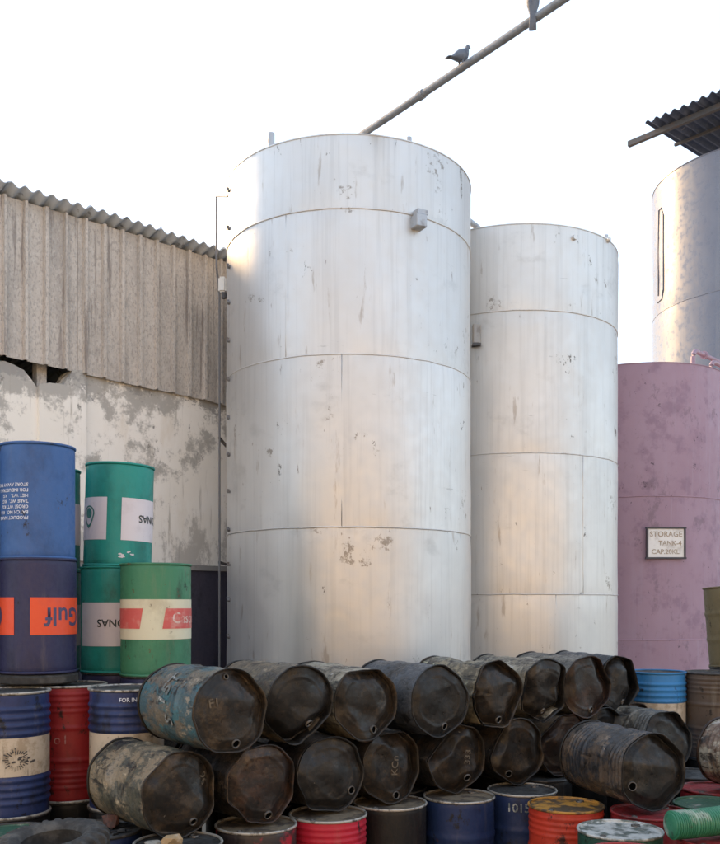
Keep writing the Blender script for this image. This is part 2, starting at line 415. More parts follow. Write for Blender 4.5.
def make_deform(facets, R, H, seed, amp=1.0, back=0.35):
    rf = random.Random(int(seed * 100))
    folds = [(rad(f[0] + rf.uniform(-14, 14)), f[1] - rf.uniform(.22, .40), min(.75, (1 - f[1]) * 3.6 + .08)) for f in facets if f[1] < .965]
    folds += [(rf.uniform(0, 6.28), rf.uniform(.15, .6), rf.uniform(-.14, .26) * amp) for _ in range(4)]
    def s_of(a, wz):
        k = 70.0; acc = math.exp(-k * 1.0)
        for ang, d, *_ in facets:
            df = math.cos(a - rad(ang))
            lim = d / df if df > 0.25 else 4.0
            lim = 1 + (lim - 1) * wz if lim < 1 else lim
            acc += math.exp(-k * lim)
        return min(1.0, -math.log(acc) / k + 0.006)
    def f(co):
        x, y, z = co
        r = math.hypot(x, y); a = math.atan2(y, x)
        t = z / H
        wz = back + (1 - back) * sst(0.25, 0.95, t)
        s = s_of(a, wz)
        q = Vector((math.cos(a) * 1.6 + seed, math.sin(a) * 1.6 - seed, z * 2.2))
        q2 = q * 2.6
        s *= 1 + amp * (0.020 * noise.noise(q) + 0.010 * noise.noise(q2))
        # shallow pressed-in dents on the shell
        dn = noise.noise(Vector((math.cos(a) * .9 + seed * 3, math.sin(a) * .9, z * 1.7 + seed)))
        s -= amp * 0.07 * sst(.28, .6, dn)
        fr = r / R
        zn = 0.016 * noise.noise(Vector((math.cos(a) * 1.3 + seed * 2, math.sin(a) * 1.3, 3.1))) * sst(.7, 1, t) * sst(.3, 1, fr)
        if t > 0.9:
            c = noise.noise(Vector((x * 5 + seed, y * 5, 1.7)))
            px_, py_ = x / R, y / R
            fold = 0.0
            for da, dd_, sl_ in folds:
                fold += sl_ * max(0.0, px_ * math.cos(da) + py_ * math.sin(da) - dd_)
            zn += (amp * (0.016 * c - .008) - R * fold) * (1 - .8 * sst(.93, 1.0, fr)) * sst(.9, .99, t)
        return Vector((x * s, y * s, z + zn))
    return f

_cache = {}
def drum(name, label, origin, rz=0.0, M4=None, R=.2925, H=.88, style='smooth', body=None, lid=None, rim=None, deform=None,
         bungs=(), group=None, seg=64, cat='drum', share=None, tilt=None):
    """an upright (or, with M4, lying) steel drum: body, two rims, lid (> bungs), bottom."""
    root = empty(name, origin, rz)
    if M4 is not None: root.matrix_world = M4
    elif tilt: root.rotation_euler = (tilt[0], tilt[1], rz)
    tag(root, label, cat, group)
    key = share and (share, style, R, H, seg)
    if key and key in _cache: me = _cache[key]
    else:
        dd = deform or (lambda c: c)
        def mk(nm, prof, m, closed=False, inv=False):
            V, Fc = lathe(prof, seg, closed)
            if inv: Fc = [tuple(reversed(f)) for f in Fc]
            return mesh(nm, [dd(v) for v in V], Fc, m)
        me = {'body': mk('body', body_profile(R, H, style), body),
              'lid': sharp(mk('lid', lid_profile(R, H), lid), 50),
              'top': mk('top_rim', list(reversed(rim_profile(R, H))), rim or body, True),
              'bot': mk('bottom_rim', rim_profile(R, 0, -1), rim or body, True),
              'end': mk('bottom', [(0, .014), (R - .012, .014)], body, False, True)}
        if key: _cache[key] = me
    parts = {}
    for k, nm in (('body', 'body'), ('lid', 'lid'), ('top', 'top_rim'), ('bot', 'bottom_rim'), ('end', 'bottom')):
        parts[k] = obj(nm, me[k], root)
    for ang, fr, hr in bungs:
        dd = deform or (lambda c: c)
        c0 = Vector((fr * R * math.cos(rad(ang)), fr * R * math.sin(rad(ang)), H - .016))
        c = dd(c0)
        e = 0.02
        nx = (dd(c0 + Vector((e, 0, 0))) - dd(c0 - Vector((e, 0, 0)))); ny = (dd(c0 + Vector((0, e, 0))) - dd(c0 - Vector((0, e, 0))))
        n = nx.cross(ny).normalized()
        rot = Vector((0, 0, 1)).rotation_difference(n).to_matrix()
        V, Fc = lathe([(hr + .006, -.008), (hr + .006, .010), (hr + .003, .013), (hr - .002, .012), (hr - .003, .002)], 20)
        b = obj('bung_ring', mesh('bung_ring', [rot @ v + c for v in V], Fc, M['bungring']), parts['lid'])
        V, Fc = lathe([(hr, .004), (0, .003)], 20)  # flat black disc painted as the dark of the hole
        obj('bung', mesh('bung', [rot @ v + c for v in V], Fc, M['bung']), parts['lid'])
    parts['root'] = root
    return parts

def face_cam(x, y):
    return math.atan2(-x, y)

def lid_text(d, s, size, pos, rot, R, H, deform, m=None, bold=True):
    bm = text_bm(s, size, bold)
    bmesh.ops.subdivide_edges(bm, edges=[e for e in bm.edges if e.calc_length() > .03], cuts=2)
    ca, sa = math.cos(rad(rot)), math.sin(rad(rot))
    for v in bm.verts:
        x, y = v.co.x, v.co.y
        co = Vector((pos[0] * R + x * ca - y * sa, pos[1] * R + x * sa + y * ca, H - .0158))
        v.co = deform(co) + Vector((0, 0, .0055))
    return bm_obj('painted_mark', bm, m or M['chalk'], d['lid'])

# ------------------------------------------------------------------ ground
ground = obj('ground', mesh('ground', [(-600, -600, 0), (600, -600, 0), (600, 600, 0), (-600, 600, 0)], [(0, 1, 2, 3)], M['ground'], False))
ground['kind'] = 'structure'

# ------------------------------------------------------------------ boundary wall and shed
Pa, Pb = Vector((-4.07, 10.4, 0)), Vector((-1.875, 12.5, 0))
WD = (Pb - Pa).normalized(); WN = Vector((WD.y, -WD.x, 0))         # along the wall, and out of it towards the yard
def wall_sz(px, py, off=0.0):
    d = Vector(((px - 360) / F, 1, (HZ - py) / F))
    o0 = Pa + WN * off
    # solve d.xy * t = o0 + WD * s
    det = d.x * (-WD.y) - (-WD.x) * d.y
    t = (o0.x * (-WD.y) - (-WD.x) * o0.y) / det
    p = d * t
    return (Vector((p.x, p.y, 0)) - o0).dot(WD), CZ + p.z
WM = Matrix(((WD.x, -WN.x, 0, Pa.x), (WD.y, -WN.y, 0, Pa.y), (0, 0, 1, 0), (0, 0, 0, 1)))   # local x along, y into the wall, z up

def prism(outline, y0, y1):
    n = len(outline)
    V = [(s, y0, z) for s, z in outline] + [(s, y1, z) for s, z in outline]
    Fc = [tuple(range(n)), tuple(range(2 * n - 1, n - 1, -1))]
    for i in range(n):
        j = (i + 1) % n; Fc.append((i, n + i, n + j, j))
    return V, Fc

wall = empty('boundary_wall', (0, 0, 0)); wall.matrix_world = WM
tag(wall, 'stained white limewashed wall with dark painted base under the corrugated siding', 'wall')
DZ = 2.98
sA = wall_sz(38, 400)[0]; sB = wall_sz(85, 400)[0]
def jag(pts, amp, seed, step=.05):
    out = []
    for (a, b), (c, d) in zip(pts[:-1], pts[1:]):
        n = max(1, int(abs(c - a) / step))
        for i in range(n):
            t = i / n; s = a + (c - a) * t
            out.append((s, b + (d - b) * t + amp * noise.noise(Vector((s * 9, seed, 0)))))
    out.append(pts[-1]); return out
top_l = [(-5.0, 5.30)] + [wall_sz(x, y) for x, y in ((-40, 340), (0, 361), (14, 364), (24, 371), (32, 380), (37, 388), (38.3, 391))]
ol = [(-5.0, DZ), (sA, DZ)] + list(reversed(jag(top_l, .02, 1.0)))
V, Fc = prism(ol, 0, .23); obj('plaster_panel', sharp(mesh('plaster_panel', V, Fc, M['plaster'])), wall)
top_r = [wall_sz(x, y) for x, y in ((85, 371), (105, 371), (160, 375), (222, 392))] + [(9.0, 5.25)]
orr = [(sB, DZ), (9.0, DZ)] + list(reversed(jag(top_r, .012, 2.0)))
V, Fc = prism(orr, 0.004, .23); obj('plaster_panel', sharp(mesh('plaster_panel', V, Fc, M['plaster'])), wall)
top_p = [wall_sz(x, y, .05) for x, y in ((39, 385), (50, 382.5), (64, 384), (69, 376), (73, 370), (86, 370))]
op = [(sA + .003, DZ), (sB - .003, DZ)] + list(reversed(jag(top_p, .01, 3.0)))
V, Fc = prism(op, -.05, .26); obj('pilaster', sharp(mesh('pilaster', V, Fc, M['plaster'])), wall)
V, Fc = prism([(-5, 0), (9, 0), (9, DZ - .07), (-5, DZ - .07)], -.004, .235); obj('painted_dado', mesh('painted_dado', V, Fc, M['dado'], False), wall)
led = [(-5, DZ - .07)] + [(9, DZ - .07)] + list(reversed(jag([(-5, DZ - .001), (9, DZ - .001)], .02, 5.0)))
led = [(s, min(z, DZ - .001)) for s, z in led]
V, Fc = prism(led, -.03, .233); obj('cement_ledge', sharp(mesh('cement_ledge', V, Fc, M['greyplaster'])), wall)
# shed above the wall: fibre cement siding and a corrugated roof
shed = empty('corrugated_shed', (0, 0, 0)); shed.matrix_world = WM
tag(shed, 'grey brown ribbed siding and wavy slate roof edge of shed above stained wall', 'shed')
s0, z0 = wall_sz(0, 355, .03); s1, z1 = wall_sz(222, 404, .03)
def sid_bot(s): return z0 + (z1 - z0) * (s - s0) / (s1 - s0)
es0, ez0 = wall_sz(0, 180, .22); es1, ez1 = wall_sz(218, 248, .22)
def eave(s): return ez0 + (ez1 - ez0) * (s - es0) / (es1 - es0)
SLOPE = math.tan(rad(12))
PITCH = .245
def siding_sheet(sa, sb, off):
    pts = []
    k0 = math.floor(sa / PITCH)
    s = sa
    for k in range(k0, math.ceil(sb / PITCH) + 1):
        b = k * PITCH
        for ds, dy in ((0, 0), (.010, -.055), (.044, -.055), (.054, 0)):
            q = b + ds
            if sa - 1e-6 <= q <= sb + 1e-6: pts.append((q, dy))
    if pts[0][0] > sa + .01: pts.insert(0, (sa, 0))
    if pts[-1][0] < sb - .01: pts.append((sb, 0))
    V, Fc = [], []
    jb = random.uniform(-.012, .012); n = len(pts)
    for q, dy in pts:
        zt = eave(q) - .22 * SLOPE - .03
        zb = sid_bot(q) + jb
        V += [(q, dy - .034 - off, zb), (q, dy - .034 - off, zt), (q, dy - .026 - off, zb), (q, dy - .026 - off, zt)]
    for i in range(n - 1):
        a, b = 4 * i, 4 * i + 4
        Fc += [(a, b, b + 1, a + 1), (a + 2, a + 3, b + 3, b + 2), (a, a + 2, b + 2, b), (a + 1, b + 1, b + 3, a + 3)]
    obj('siding_sheet', mesh('siding_sheet', V, Fc, M['siding'], False), shed)
for k in range(-5, 7):
    siding_sheet(k * 4 * PITCH - .06, (k + 1) * 4 * PITCH + .01, .010 * (k % 2))
WV = .160
def roof_sheet(sa, sb, lift):
    V, Fc = [], []
    ns = int((sb - sa) / WV * 10)
    ys = [-.22, 0.2, 1.5, 5.0]
    for i in range(ns + 1):
        s = sa + (sb - sa) * i / ns
        wv = .023 * math.sin(2 * math.pi * s / WV)
        for y in ys:
            z = eave(s) - (y + .22) * SLOPE + wv + lift
            V += [(s, y, z - .006), (s, y, z + .004)]
    m = 2 * len(ys)
    for i in range(ns):
        for j in range(len(ys) - 1):
            a = i * m + 2 * j; b = a + m
            Fc += [(a, b, b + 2, a + 2), (a + 1, a + 3, b + 3, b + 1)]
        a = i * m; b = a + m
        Fc += [(a, a + 1, b + 1, b), (a + m - 2, b + m - 2, b + m - 1, a + m - 1)]
    obj('roof_sheet', sharp(mesh('roof_sheet', V, Fc, M['roofsheet'])), shed)
for k in range(-5, 7): roof_sheet(k * 6 * WV, (k + 1) * 6 * WV + .05, .011 * (k % 2))
for sx in (-4.95, 5.95):  # unseen side and rear walls, added to keep the shed's inside dark
    yz = [(.25, 0), (4.98, 0), (4.98, eave(sx) - 5.2 * SLOPE - .05), (.25, eave(sx) - .47 * SLOPE - .05)]
    V = [(sx - .04, y, z) for y, z in yz] + [(sx + .04, y, z) for y, z in yz]
    obj('side_wall', mesh('side_wall', V, [(0, 1, 2, 3), (7, 6, 5, 4), (0, 4, 5, 1), (1, 5, 6, 2), (2, 6, 7, 3), (3, 7, 4, 0)], M['dsteel'], False), shed)
V, Fc = prism([(-5, 0), (6, 0), (6, eave(6) - 5.25 * SLOPE - .04), (-5, eave(-5) - 5.25 * SLOPE - .04)], 5.0, 5.1); obj('rear_wall', mesh('rear_wall', V, Fc, M['dsteel'], False), shed)
for s in (wall_sz(47, 370)[0], 3.9, -3.2):
    V, Fc = boxvf((s, .2, 5.9), (.12, .12, 2.2)); obj('post', mesh('post', V, Fc, M['siding'], False), shed)

# ------------------------------------------------------------------ unseen building added behind the viewer to bounce warm light
M['cream_wall'] = mat('sunlit_cream_wall', (.90, .73, .46), [((.84, .66, .40), (.5, .5, .3), .45, .7, 6, .7)], rough=.9, bump=.2, rnd=False)  # cream warmed to throw a glow onto the lower tanks
wh = empty('warehouse', (6, -9, 0)); tag(wh, 'long cream warehouse across the yard facing the tanks', 'building')
obj('wall', mesh('wall', *boxvf((0, -4, 4), (44, 8, 8)), M['cream_wall'], False), wh)
obj('roof', mesh('roof', *boxvf((0, -4, 8.15), (45, 9, .3)), M['roofsheet'], False), wh)
for x in (-14, -4, 6, 16): obj('door', mesh('door', *boxvf((x, .03, 1.8), (3.2, .1, 3.6)), M['galv'], False), wh)

# ------------------------------------------------------------------ tanks
def tank(name, label, cx, cy, R, seams, m, vseed, roofm=None, cat='tank'):
    root = empty(name, (cx, cy, 0)); tag(root, label, cat)
    rnd = random.Random(vseed)
    seg = 128
    for i in range(len(seams) - 1):
        za, zb = seams[i] + (.002 if i else 0), seams[i + 1] - .002
        n = max(2, int((zb - za) / .12))
        rr = R - .004 * (i % 2)
        prof = [(rr, za + (zb - za) * k / n) for k in range(n + 1)]
        V, Fc = lathe(prof, seg)
        out = []
        for v in V:
            a = math.atan2(v.y, v.x)
            d = .010 * noise.noise(Vector((math.cos(a) * 2.2 + vseed, math.sin(a) * 2.2, v.z * .9))) + .005 * noise.noise(Vector((math.cos(a) * 6 + vseed, math.sin(a) * 6, v.z * 2.2)))
            edge = min(1, min(v.z - za, zb - v.z) / .10)
            s = 1 + (d * edge - .004 * (1 - edge)) / R
            out.append(Vector((v.x * s, v.y * s, v.z)))
        c = obj('shell_course', mesh('shell_course', out, Fc, m), root)
        a0 = rnd.uniform(0, 2.1)
        for k in range(3 if m is not M['purple'] and i < len(seams) - 2 else 0):
            a = a0 + k * 2.094
            p = [Vector(((rr - .005) * math.cos(a), (rr - .005) * math.sin(a), za + (zb - za) * t / 6)) for t in range(7)]
            V, Fc = tube(p, .006, 6); obj('vertical_weld', mesh('vertical_weld', V, Fc, m), c)
        if i:
            V, Fc = lathe([(R - .014, za - .012), (R + .001, za - .008), (R + .003, za), (R + .001, za + .005), (R - .014, za + .008)], seg)
            out = [v * 1.0 + Vector((0, 0, .006 * noise.noise(Vector((v.x * 5, v.y * 5, i))))) for v in V]
            obj('weld_seam', mesh('weld_seam', out, Fc, m), root)
    zt = seams[-1]
    V, Fc = lathe([(R - .006, zt - .012), (R + .004, zt - .010), (R + .004, zt + .002), (R - .03, zt + .003), (R - .05, zt - .002)], seg)
    obj('top_edge', sharp(mesh('top_edge', V, Fc, m)), root)
    V, Fc = lathe([(R - .04, zt - .006), (R * .5, zt + .03), (0, zt + .05)], seg)
    obj('roof_plate', mesh('roof_plate', V, Fc, m), root)
    return root

TB = (-.137, 11.39, 1.5); ZB = 7.52
big = tank('storage_tank', 'tallest silver storage tank with small box near its top seam', TB[0], TB[1], 1.5, [0, 1.46, 3.29, 5.15, 6.72, ZB], M['tank'], 3.1)
TS = (2.2, 13.4); ZS = 7.39
sec = tank('storage_tank', 'plain silver storage tank standing between the tallest silver tank and the purple one', TS[0], TS[1], 1.5, [0, .75, 2.59, 4.42, 6.27, ZS], M['tank2'], 8.4)
TP = (4.74, 16.0); ZP = 6.28
pur = tank('storage_tank', 'dull purple storage tank with a white lettered sign', TP[0], TP[1], 1.5, [0, 1.9, 4.17, ZP], M['purple'], 5.2)
sil = tank('silo', 'tall grey silo under a sheet canopy behind the purple tank', 8.72, 20.2, 2.2, [0, 1.6, 3.4, 5.2, 7.0, 8.8, 11.65], M['silo'], 12.7, cat='silo')

def on_tank(T, R, px, py, out=0.0):
    """point on a tank's near side seen at a pixel (kept on the shell)."""
    d = Vector(((px - 360) / F, 1, 0)); c = Vector((T[0], T[1], 0))
    A = d.length_squared; B = d.dot(c); C = c.length_squared - (R + out) ** 2
    disc = max(0, B * B - A * C); t = (B - math.sqrt(disc)) / A
    p = d * t; p.z = CZ + (HZ - py) / F * t
    return p

def local(root, p): return Vector(p) - root.location

# fittings of the tallest tank
for y in (191, 229, 267, 303, 341, 380, 418, 455, 492, 530, 565, 600, 637):
    p = on_tank(TB, 1.5, 229.5, y); nrm = Vector((p.x - TB[0], p.y - TB[1], 0)).normalized()
    M3 = Matrix((Vector((-nrm.y, nrm.x, 0)), nrm, Vector((0, 0, 1)))).transposed()
    M3 = M3 @ Matrix.Rotation(random.uniform(-.5, .1), 3, 'Y')
    V, Fc = boxvf((0, .008, 0), (.035, .03, .025)); V2, F2 = boxvf((.012, .020, .014), (.014, .03, .04))
    V = [M3 @ v + local(big, p) for v in V + V2]; Fc = Fc + [tuple(i + 8 for i in f) for f in F2]
    obj('cleat', mesh('cleat', V, Fc, M['cleat'], False), big)
p = on_tank(TB, 1.5, 416, 224); nrm = Vector((p.x - TB[0], p.y - TB[1], 0)).normalized()
M3 = Matrix((Vector((-nrm.y, nrm.x, 0)), nrm, Vector((0, 0, 1)))).transposed()
me = mesh('outlet_box', [M3 @ v + local(big, p) for v in boxvf((0, .05, 0), (.13, .15, .14))[0]], boxvf((0, 0, 0), (1, 1, 1))[1], M['galv'], False)
ob = obj('outlet_box', bevel(me, .008), big)
V, Fc = boxvf((.02, .06, .10), (.13, .10, .05)); obj('box_lug', mesh('box_lug', [M3 @ v + local(big, p) for v in V], Fc, M['galv'], False), ob)
for px, h, r in ((271, .19, .042), (409, .09, .03)):
    # short vent stubs standing on the rim of the roof
    q = on_tank(TB, 1.44, px, 150); q.z = ZB - .02
    V, Fc = tube([local(big, q), local(big, q + Vector((0, 0, h)))], r, 12)
    obj('vent_stub', sharp(mesh('vent_stub', V, Fc, M['galv'])), big)
# fittings of the second tank
for px, py, s in ((608, 240, .055), (574, 238, .05)):
    q = on_tank(TS, 1.5, px, py); V, Fc = lathe([(0, .05), (s * .8, .05), (s, .03), (s, -.05), (0, -.05)], 14)
    nn = Vector((q.x - TS[0], q.y - TS[1], 0)).normalized(); rot = Vector((0, 0, 1)).rotation_difference(nn).to_matrix()
    obj('nozzle_boss', sharp(mesh('nozzle_boss', [rot @ v * 0.7 + local(sec, q) for v in V], [tuple(reversed(f)) for f in Fc], M['tank2'])), sec)
q = on_tank(TS, 1.5, 476, 337); V, Fc = boxvf(local(sec, q) + Vector((.0, -.02, .03)), (.09, .10, .26)); hb = obj('junction_box', bevel(mesh('junction_box', V, Fc, M['boxgrey'], False), .01), sec)
V, Fc = boxvf(local(sec, q) + Vector((.0, -.025, -.115)), (.11, .12, .03)); obj('box_foot', mesh('box_foot', V, Fc, M['dsteel'], False), hb)
q = on_tank(TS, 1.44, 606, 236); q.z = ZS
V, Fc = tube([local(sec, q), local(sec, q + Vector((0, 0, .10)))], .03, 10); obj('vent_stub', sharp(mesh('vent_stub', V, Fc, M['galv'])), sec)
# link pipe between the two silver tanks
lp = [Vector((1.20, 11.75, 7.50)), Vector((1.55, 12.2, 7.46)), Vector((1.75, 12.55, 7.43))]
V, Fc = tube([p - lp[0] for p in lp], .04, 12)
lk = obj('link_pipe', sharp(mesh('link_pipe', V, Fc, M['galv']))); lk.location = lp[0]
tag(lk, 'short grey pipe joining the tops of the two silver tanks', 'pipe')

# sight groove pipe on the silo and the canopy above it
sp = []
for px, y in ((657.5, 303), (661.5, 299), (663, 290), (663, 250), (663, 215), (661, 208), (658.5, 211), (658, 250), (658, 296)):
    sp.append(local(sil, on_tank((8.72, 20.2), 2.2, px, y, .004)))
V, Fc = tube(sp, .013, 8); obj('gauge_tube', sharp(mesh('gauge_tube', V, Fc, M['silo'])), sil)
can = empty('sheet_canopy', (5.92, 19.1, 0)); tag(can, 'dark corrugated sheet canopy with projecting beam on top of the silo', 'canopy')
U = Vector((.67, -.742, 0)).normalized(); Vv = Vector((-U.y, U.x, 0))
CM = Matrix(((U.x, Vv.x, 0), (U.y, Vv.y, 0), (0, 0, 1)))
ZC = 12.45
for k in range(4):
    V, Fc = [], []; n = 44; L0, L1 = k * 1.12, (k + 1) * 1.12 + .04
    for i in range(n + 1):
        u = L0 + (L1 - L0) * i / n; wz = .035 * math.sin(2 * math.pi * u / .20) + .012 * (k % 2)
        for v_ in (0, 4.6): V += [CM @ Vector((u, v_, ZC + wz + v_ * .02)), CM @ Vector((u, v_, ZC + wz + .009 + v_ * .02))]
    for i in range(n):
        a, b = 4 * i, 4 * i + 4
        Fc += [(a, a + 2, b + 2, b), (a + 1, b + 1, b + 3, a + 3), (a, b, b + 1, a + 1), (a + 2, a + 3, b + 3, b + 2)]
    obj('roof_sheet', sharp(mesh('roof_sheet', V, Fc, M['canopysheet'])), can)
for v_ in (.35, 4.1):
    V, Fc = boxvf((1.95, v_, ZC - .10), (5.1, .09, .11)); obj('beam', mesh('beam', [CM @ v for v in V], Fc, M['dsteel'], False), can)
for u_ in (1.9, 3.5):
    for v_ in (1.2, 3.3):
        V, Fc = boxvf((u_, v_, (11.64 + ZC - .03) / 2), (.08, .08, ZC - .03 - 11.64)); obj('post', mesh('post', [CM @ v for v in V], Fc, M['dsteel'], False), can)
for v_ in (1.2, 3.3):
    V, Fc = boxvf((2.2, v_ , ZC - .055), (4.4, .06, .05)); obj('purlin', mesh('purlin', [CM @ v for v in V], Fc, M['dsteel'], False), can)

# pink pipes from the purple tank's roof
def bend(pts, r, n=6):
    out = [Vector(pts[0])]
    for a, b, c in zip(pts[:-2], pts[1:-1], pts[2:]):
        a, b, c = Vector(a), Vector(b), Vector(c)
        p, q = b + (a - b).normalized() * r, b + (c - b).normalized() * r
        for i in range(n + 1):
            t = i / n; out.append(p * (1 - t) ** 2 + b * (2 * t * (1 - t)) + q * t * t)
    out.append(Vector(pts[-1])); return out
for (px, D, top, lab) in ((693, 15.4, 350, 'outer pink pipe bending over from the purple tank roof, with a flange'), (711, 15.0, 361, 'smaller inner pink pipe bending over from the purple tank roof')):
    b0 = at(px, 400, D); b0.z = ZP + .0
    tz = at(px, top, D).z
    path = bend([b0, Vector((b0.x, D, tz)), Vector((b0.x + 2.2, D + 2.4, tz + .05))], .16)
    V, Fc = tube([p - b0 for p in path], .038, 12)
    root = empty('roof_pipe', b0); tag(root, lab, 'pipe', 'pink roof pipes')
    obj('pipe_run', sharp(mesh('pipe_run', V, Fc, M['pinkpipe'])), root)
    if px == 693:
        f = Vector((b0.x + .30, D + .327, tz + .007)) - b0; dr = Vector((2.2, 2.4, .05)).normalized()
        V, Fc = tube([f, f + dr * .05], .068, 14); obj('flange', sharp(mesh('flange', V, Fc, M['pinkpipe'])), root)

# sign on the purple tank
q = on_tank(TP, 1.5, 665.5, 543, .012); nn = Vector((q.x - TP[0], q.y - TP[1], 0)).normalized()
sg = empty('tank_sign', q); sg.rotation_euler = (0, 0, math.atan2(nn.x, -nn.y)); tag(sg, 'white tank sign with faded lettering and dark frame on the purple tank', 'sign')
SW, SH = .60, .475
me = mesh('sign_board', *boxvf((0, -.012, 0), (SW, .018, SH)), M['signwhite'], False); obj('sign_board', me, sg)
for c, s in (((0, -.018, SH / 2), (SW + .05, .034, .028)), ((0, -.018, -SH / 2), (SW + .05, .034, .028)), ((SW / 2, -.018, 0), (.028, .032, SH - .029)), ((-SW / 2, -.018, 0), (.028, .032, SH - .029))):
    obj('sign_frame', mesh('sign_frame', *boxvf(c, s), M['signframe'], False), sg)
for s, x, z, sz in (('STORAGE', 0, .135, .118), ('TANK-4', .065, -.005, .105), ('CAP.20KL', -.01, -.14, .105)):
    bm = text_bm(s, sz, True, spacing=1.0)
    for v in bm.verts: v.co = Vector((v.co.x + x, -.0245, v.co.y + z))
    bm_obj('lettering', bm, M['signred'], sg)

# thin conduit beside the tank
cb = at(219.5, 600, 11.85); cb.z = 0
cond = empty('conduit', cb); tag(cond, 'thin vertical conduit with white box between the stained wall and the tallest tank', 'conduit')
top = at(216.5, 196, 11.7)
q = on_tank(TB, 1.5, 228, 196.5)
path = bend([Vector((cb.x, cb.y, 0)), Vector((cb.x, cb.y, at(220, 292, 11.85).z)), Vector((top.x, top.y, at(216, 268, 11.7).z)), top, q], .05, 4)
V, Fc = tube([p - cb for p in path], .014, 8); obj('pipe_run', sharp(mesh('pipe_run', V, Fc, M['conduit'])), cond)
b = at(222.5, 285, 11.74) - cb
me = bevel(mesh('white_box', *boxvf(b, (.10, .08, .20)), M['white_plastic'], False), .02, 2); bx = obj('white_box', me, cond)
V, Fc = tube([b + Vector((.02, 0, -.17)), b + Vector((.02, 0, -.10))], .035, 10); obj('gland', sharp(mesh('gland', V, Fc, M['dsteel'])), bx)
for zz in (1.2, 3.0, 4.6):
    V, Fc = boxvf((-.0, .30, zz), (.03, .62, .03)); obj('bracket', mesh('bracket', V, Fc, M['dsteel'], False), cond)

# overhead pipe resting on the tallest tank, held by a post outside the picture
zp = 7.57
dirp = Vector((1.76 - .05, 7.83 - 10.0, 0)).normalized()
pa = Vector((.05, 10.0, zp)) - dirp * .6; pb = Vector((.05, 10.0, zp)) + dirp * 8.6; pb.z += .22
op_ = empty('overhead_pipe', (pb.x, pb.y, 0)); tag(op_, 'long grey pipe slanting across the sky from the tallest tank', 'pipe')
n = 14; path = [pa.lerp(pb, i / n) + Vector((0, 0, -.03 * math.sin(math.pi * i / n))) - op_.location for i in range(n + 1)]
V, Fc = tube(path, .036, 14); obj('pipe_run', sharp(mesh('pipe_run', V, Fc, M['pipe'])), op_)
V, Fc = tube([(0, 0, 0), (0, 0, pb.z - .03)], .05, 12); obj('post', sharp(mesh('post', V, Fc, M['pipe'])), op_)
def on_pipe(px):
    k = (px - 360) / F
    t = (k * pa.y - pa.x) / (dirp.x - k * dirp.y); L = (pb - pa).length
    return pa + dirp * t + Vector((0, 0, .22 * t / L + .036 - .03 * math.sin(math.pi * t / L)))
for px, nm in ((421, 'pipe_coupling'),):
    q = on_pipe(px) - Vector((0, 0, .036)) - op_.location
    V, Fc = tube([q - dirp * .04, q + dirp * .04], .045, 14); obj(nm, sharp(mesh(nm, V, Fc, M['pipe'])), op_)

# pigeons
def bird(label, foot, heading, pitch, sc, tail=-.155, leg=.066):
    secs = [(tail, .002, .030, .007), (-.10, .008, .026, .011), (-.06, .018, .036, .026), (-.01, .030, .050, .046), (.04, .038, .052, .052), (.075, .050, .043, .047),
            (.098, .075, .030, .032), (.108, .098, .025, .026), (.122, .112, .022, .022), (.137, .112, .014, .014), (.147, .108, .006, .006), (.166, .104, .0015, .0015)]
    V, Fc = [], []; sg_ = 14
    for x, z, ry, rz_ in secs:
        for k in range(sg_):
            a = 2 * math.pi * k / sg_; V.append(Vector((x, ry * math.cos(a), z + rz_ * math.sin(a))))
    for i in range(len(secs) - 1):
        for k in range(sg_):
            k2 = (k + 1) % sg_; Fc.append((i * sg_ + k, (i + 1) * sg_ + k, (i + 1) * sg_ + k2, i * sg_ + k2))
    Fc.append(tuple(range(sg_))); Fc.append(tuple(range(len(V) - 1, len(V) - sg_ - 1, -1)))
    R2 = Matrix.Rotation(-pitch, 3, 'Y'); V = [R2 @ v for v in V]
    for sy in (-1, 1):
        for pth, r in (([(.01, sy * .02, .0), (.012, sy * .02, -leg + .003)], [.011, .005]), ([(.0, sy * .02, -leg + .002), (.035, sy * .022, -leg + .002)], [.004, .003])):
            v2, f2 = tube(pth, r, 6); b0 = len(V); V += v2; Fc += [tuple(i + b0 for i in f) for f in f2]
    V = [v * sc + Vector((0, 0, leg * sc)) for v in V]
    o = obj('pigeon', mesh('pigeon', V, Fc, M['bird'])); o.location = foot; o.rotation_euler = (0, 0, heading)
    tag(o, label, 'bird', 'birds on the overhead pipe')
    return o
bird('dark pigeon standing sideways on the slanting overhead pipe', on_pipe(460), rad(40), rad(14), 1.15, leg=.047)
bird('slim pigeon perched lengthwise with its tail hanging below the overhead pipe', on_pipe(533), rad(78), rad(66), 1.1, tail=-.275)

# ------------------------------------------------------------------ lying drums
RD, HD = .2925, .88
def lying(label, px, D, z, yaw, facets, body, lid, bungs, seed, tilt=0.0, roll=0.0, style='hoops', amp=1.0, back=.35, name='lying_drum', group='old drums lying in the pile', rim=None):
    """yaw: degrees the open face is turned from straight at the camera towards the right."""
    C = at(px, HZ, D); C.z = z
    a = Vector((math.sin(rad(yaw)) * math.cos(tilt), -math.cos(rad(yaw)) * math.cos(tilt), math.sin(tilt)))
    Y = (Vector((0, 0, 1)) - a * a.z).normalized(); X = Y.cross(a)
    o = C - a * HD
    M4 = Matrix(((X.x, Y.x, a.x, o.x), (X.y, Y.y, a.y, o.y), (X.z, Y.z, a.z, o.z), (0, 0, 0, 1))) @ Matrix.Rotation(roll, 4, 'Z')
    df = make_deform(facets, RD, HD, seed, amp, back)
    d = drum(name, label, o, M4=M4, R=RD, H=HD, style=style, body=body, lid=lid, rim=rim or lid, deform=df, bungs=bungs, group=group, seg=84)
    d['df'] = df
    return d
zB, zT = 1.168, 1.675
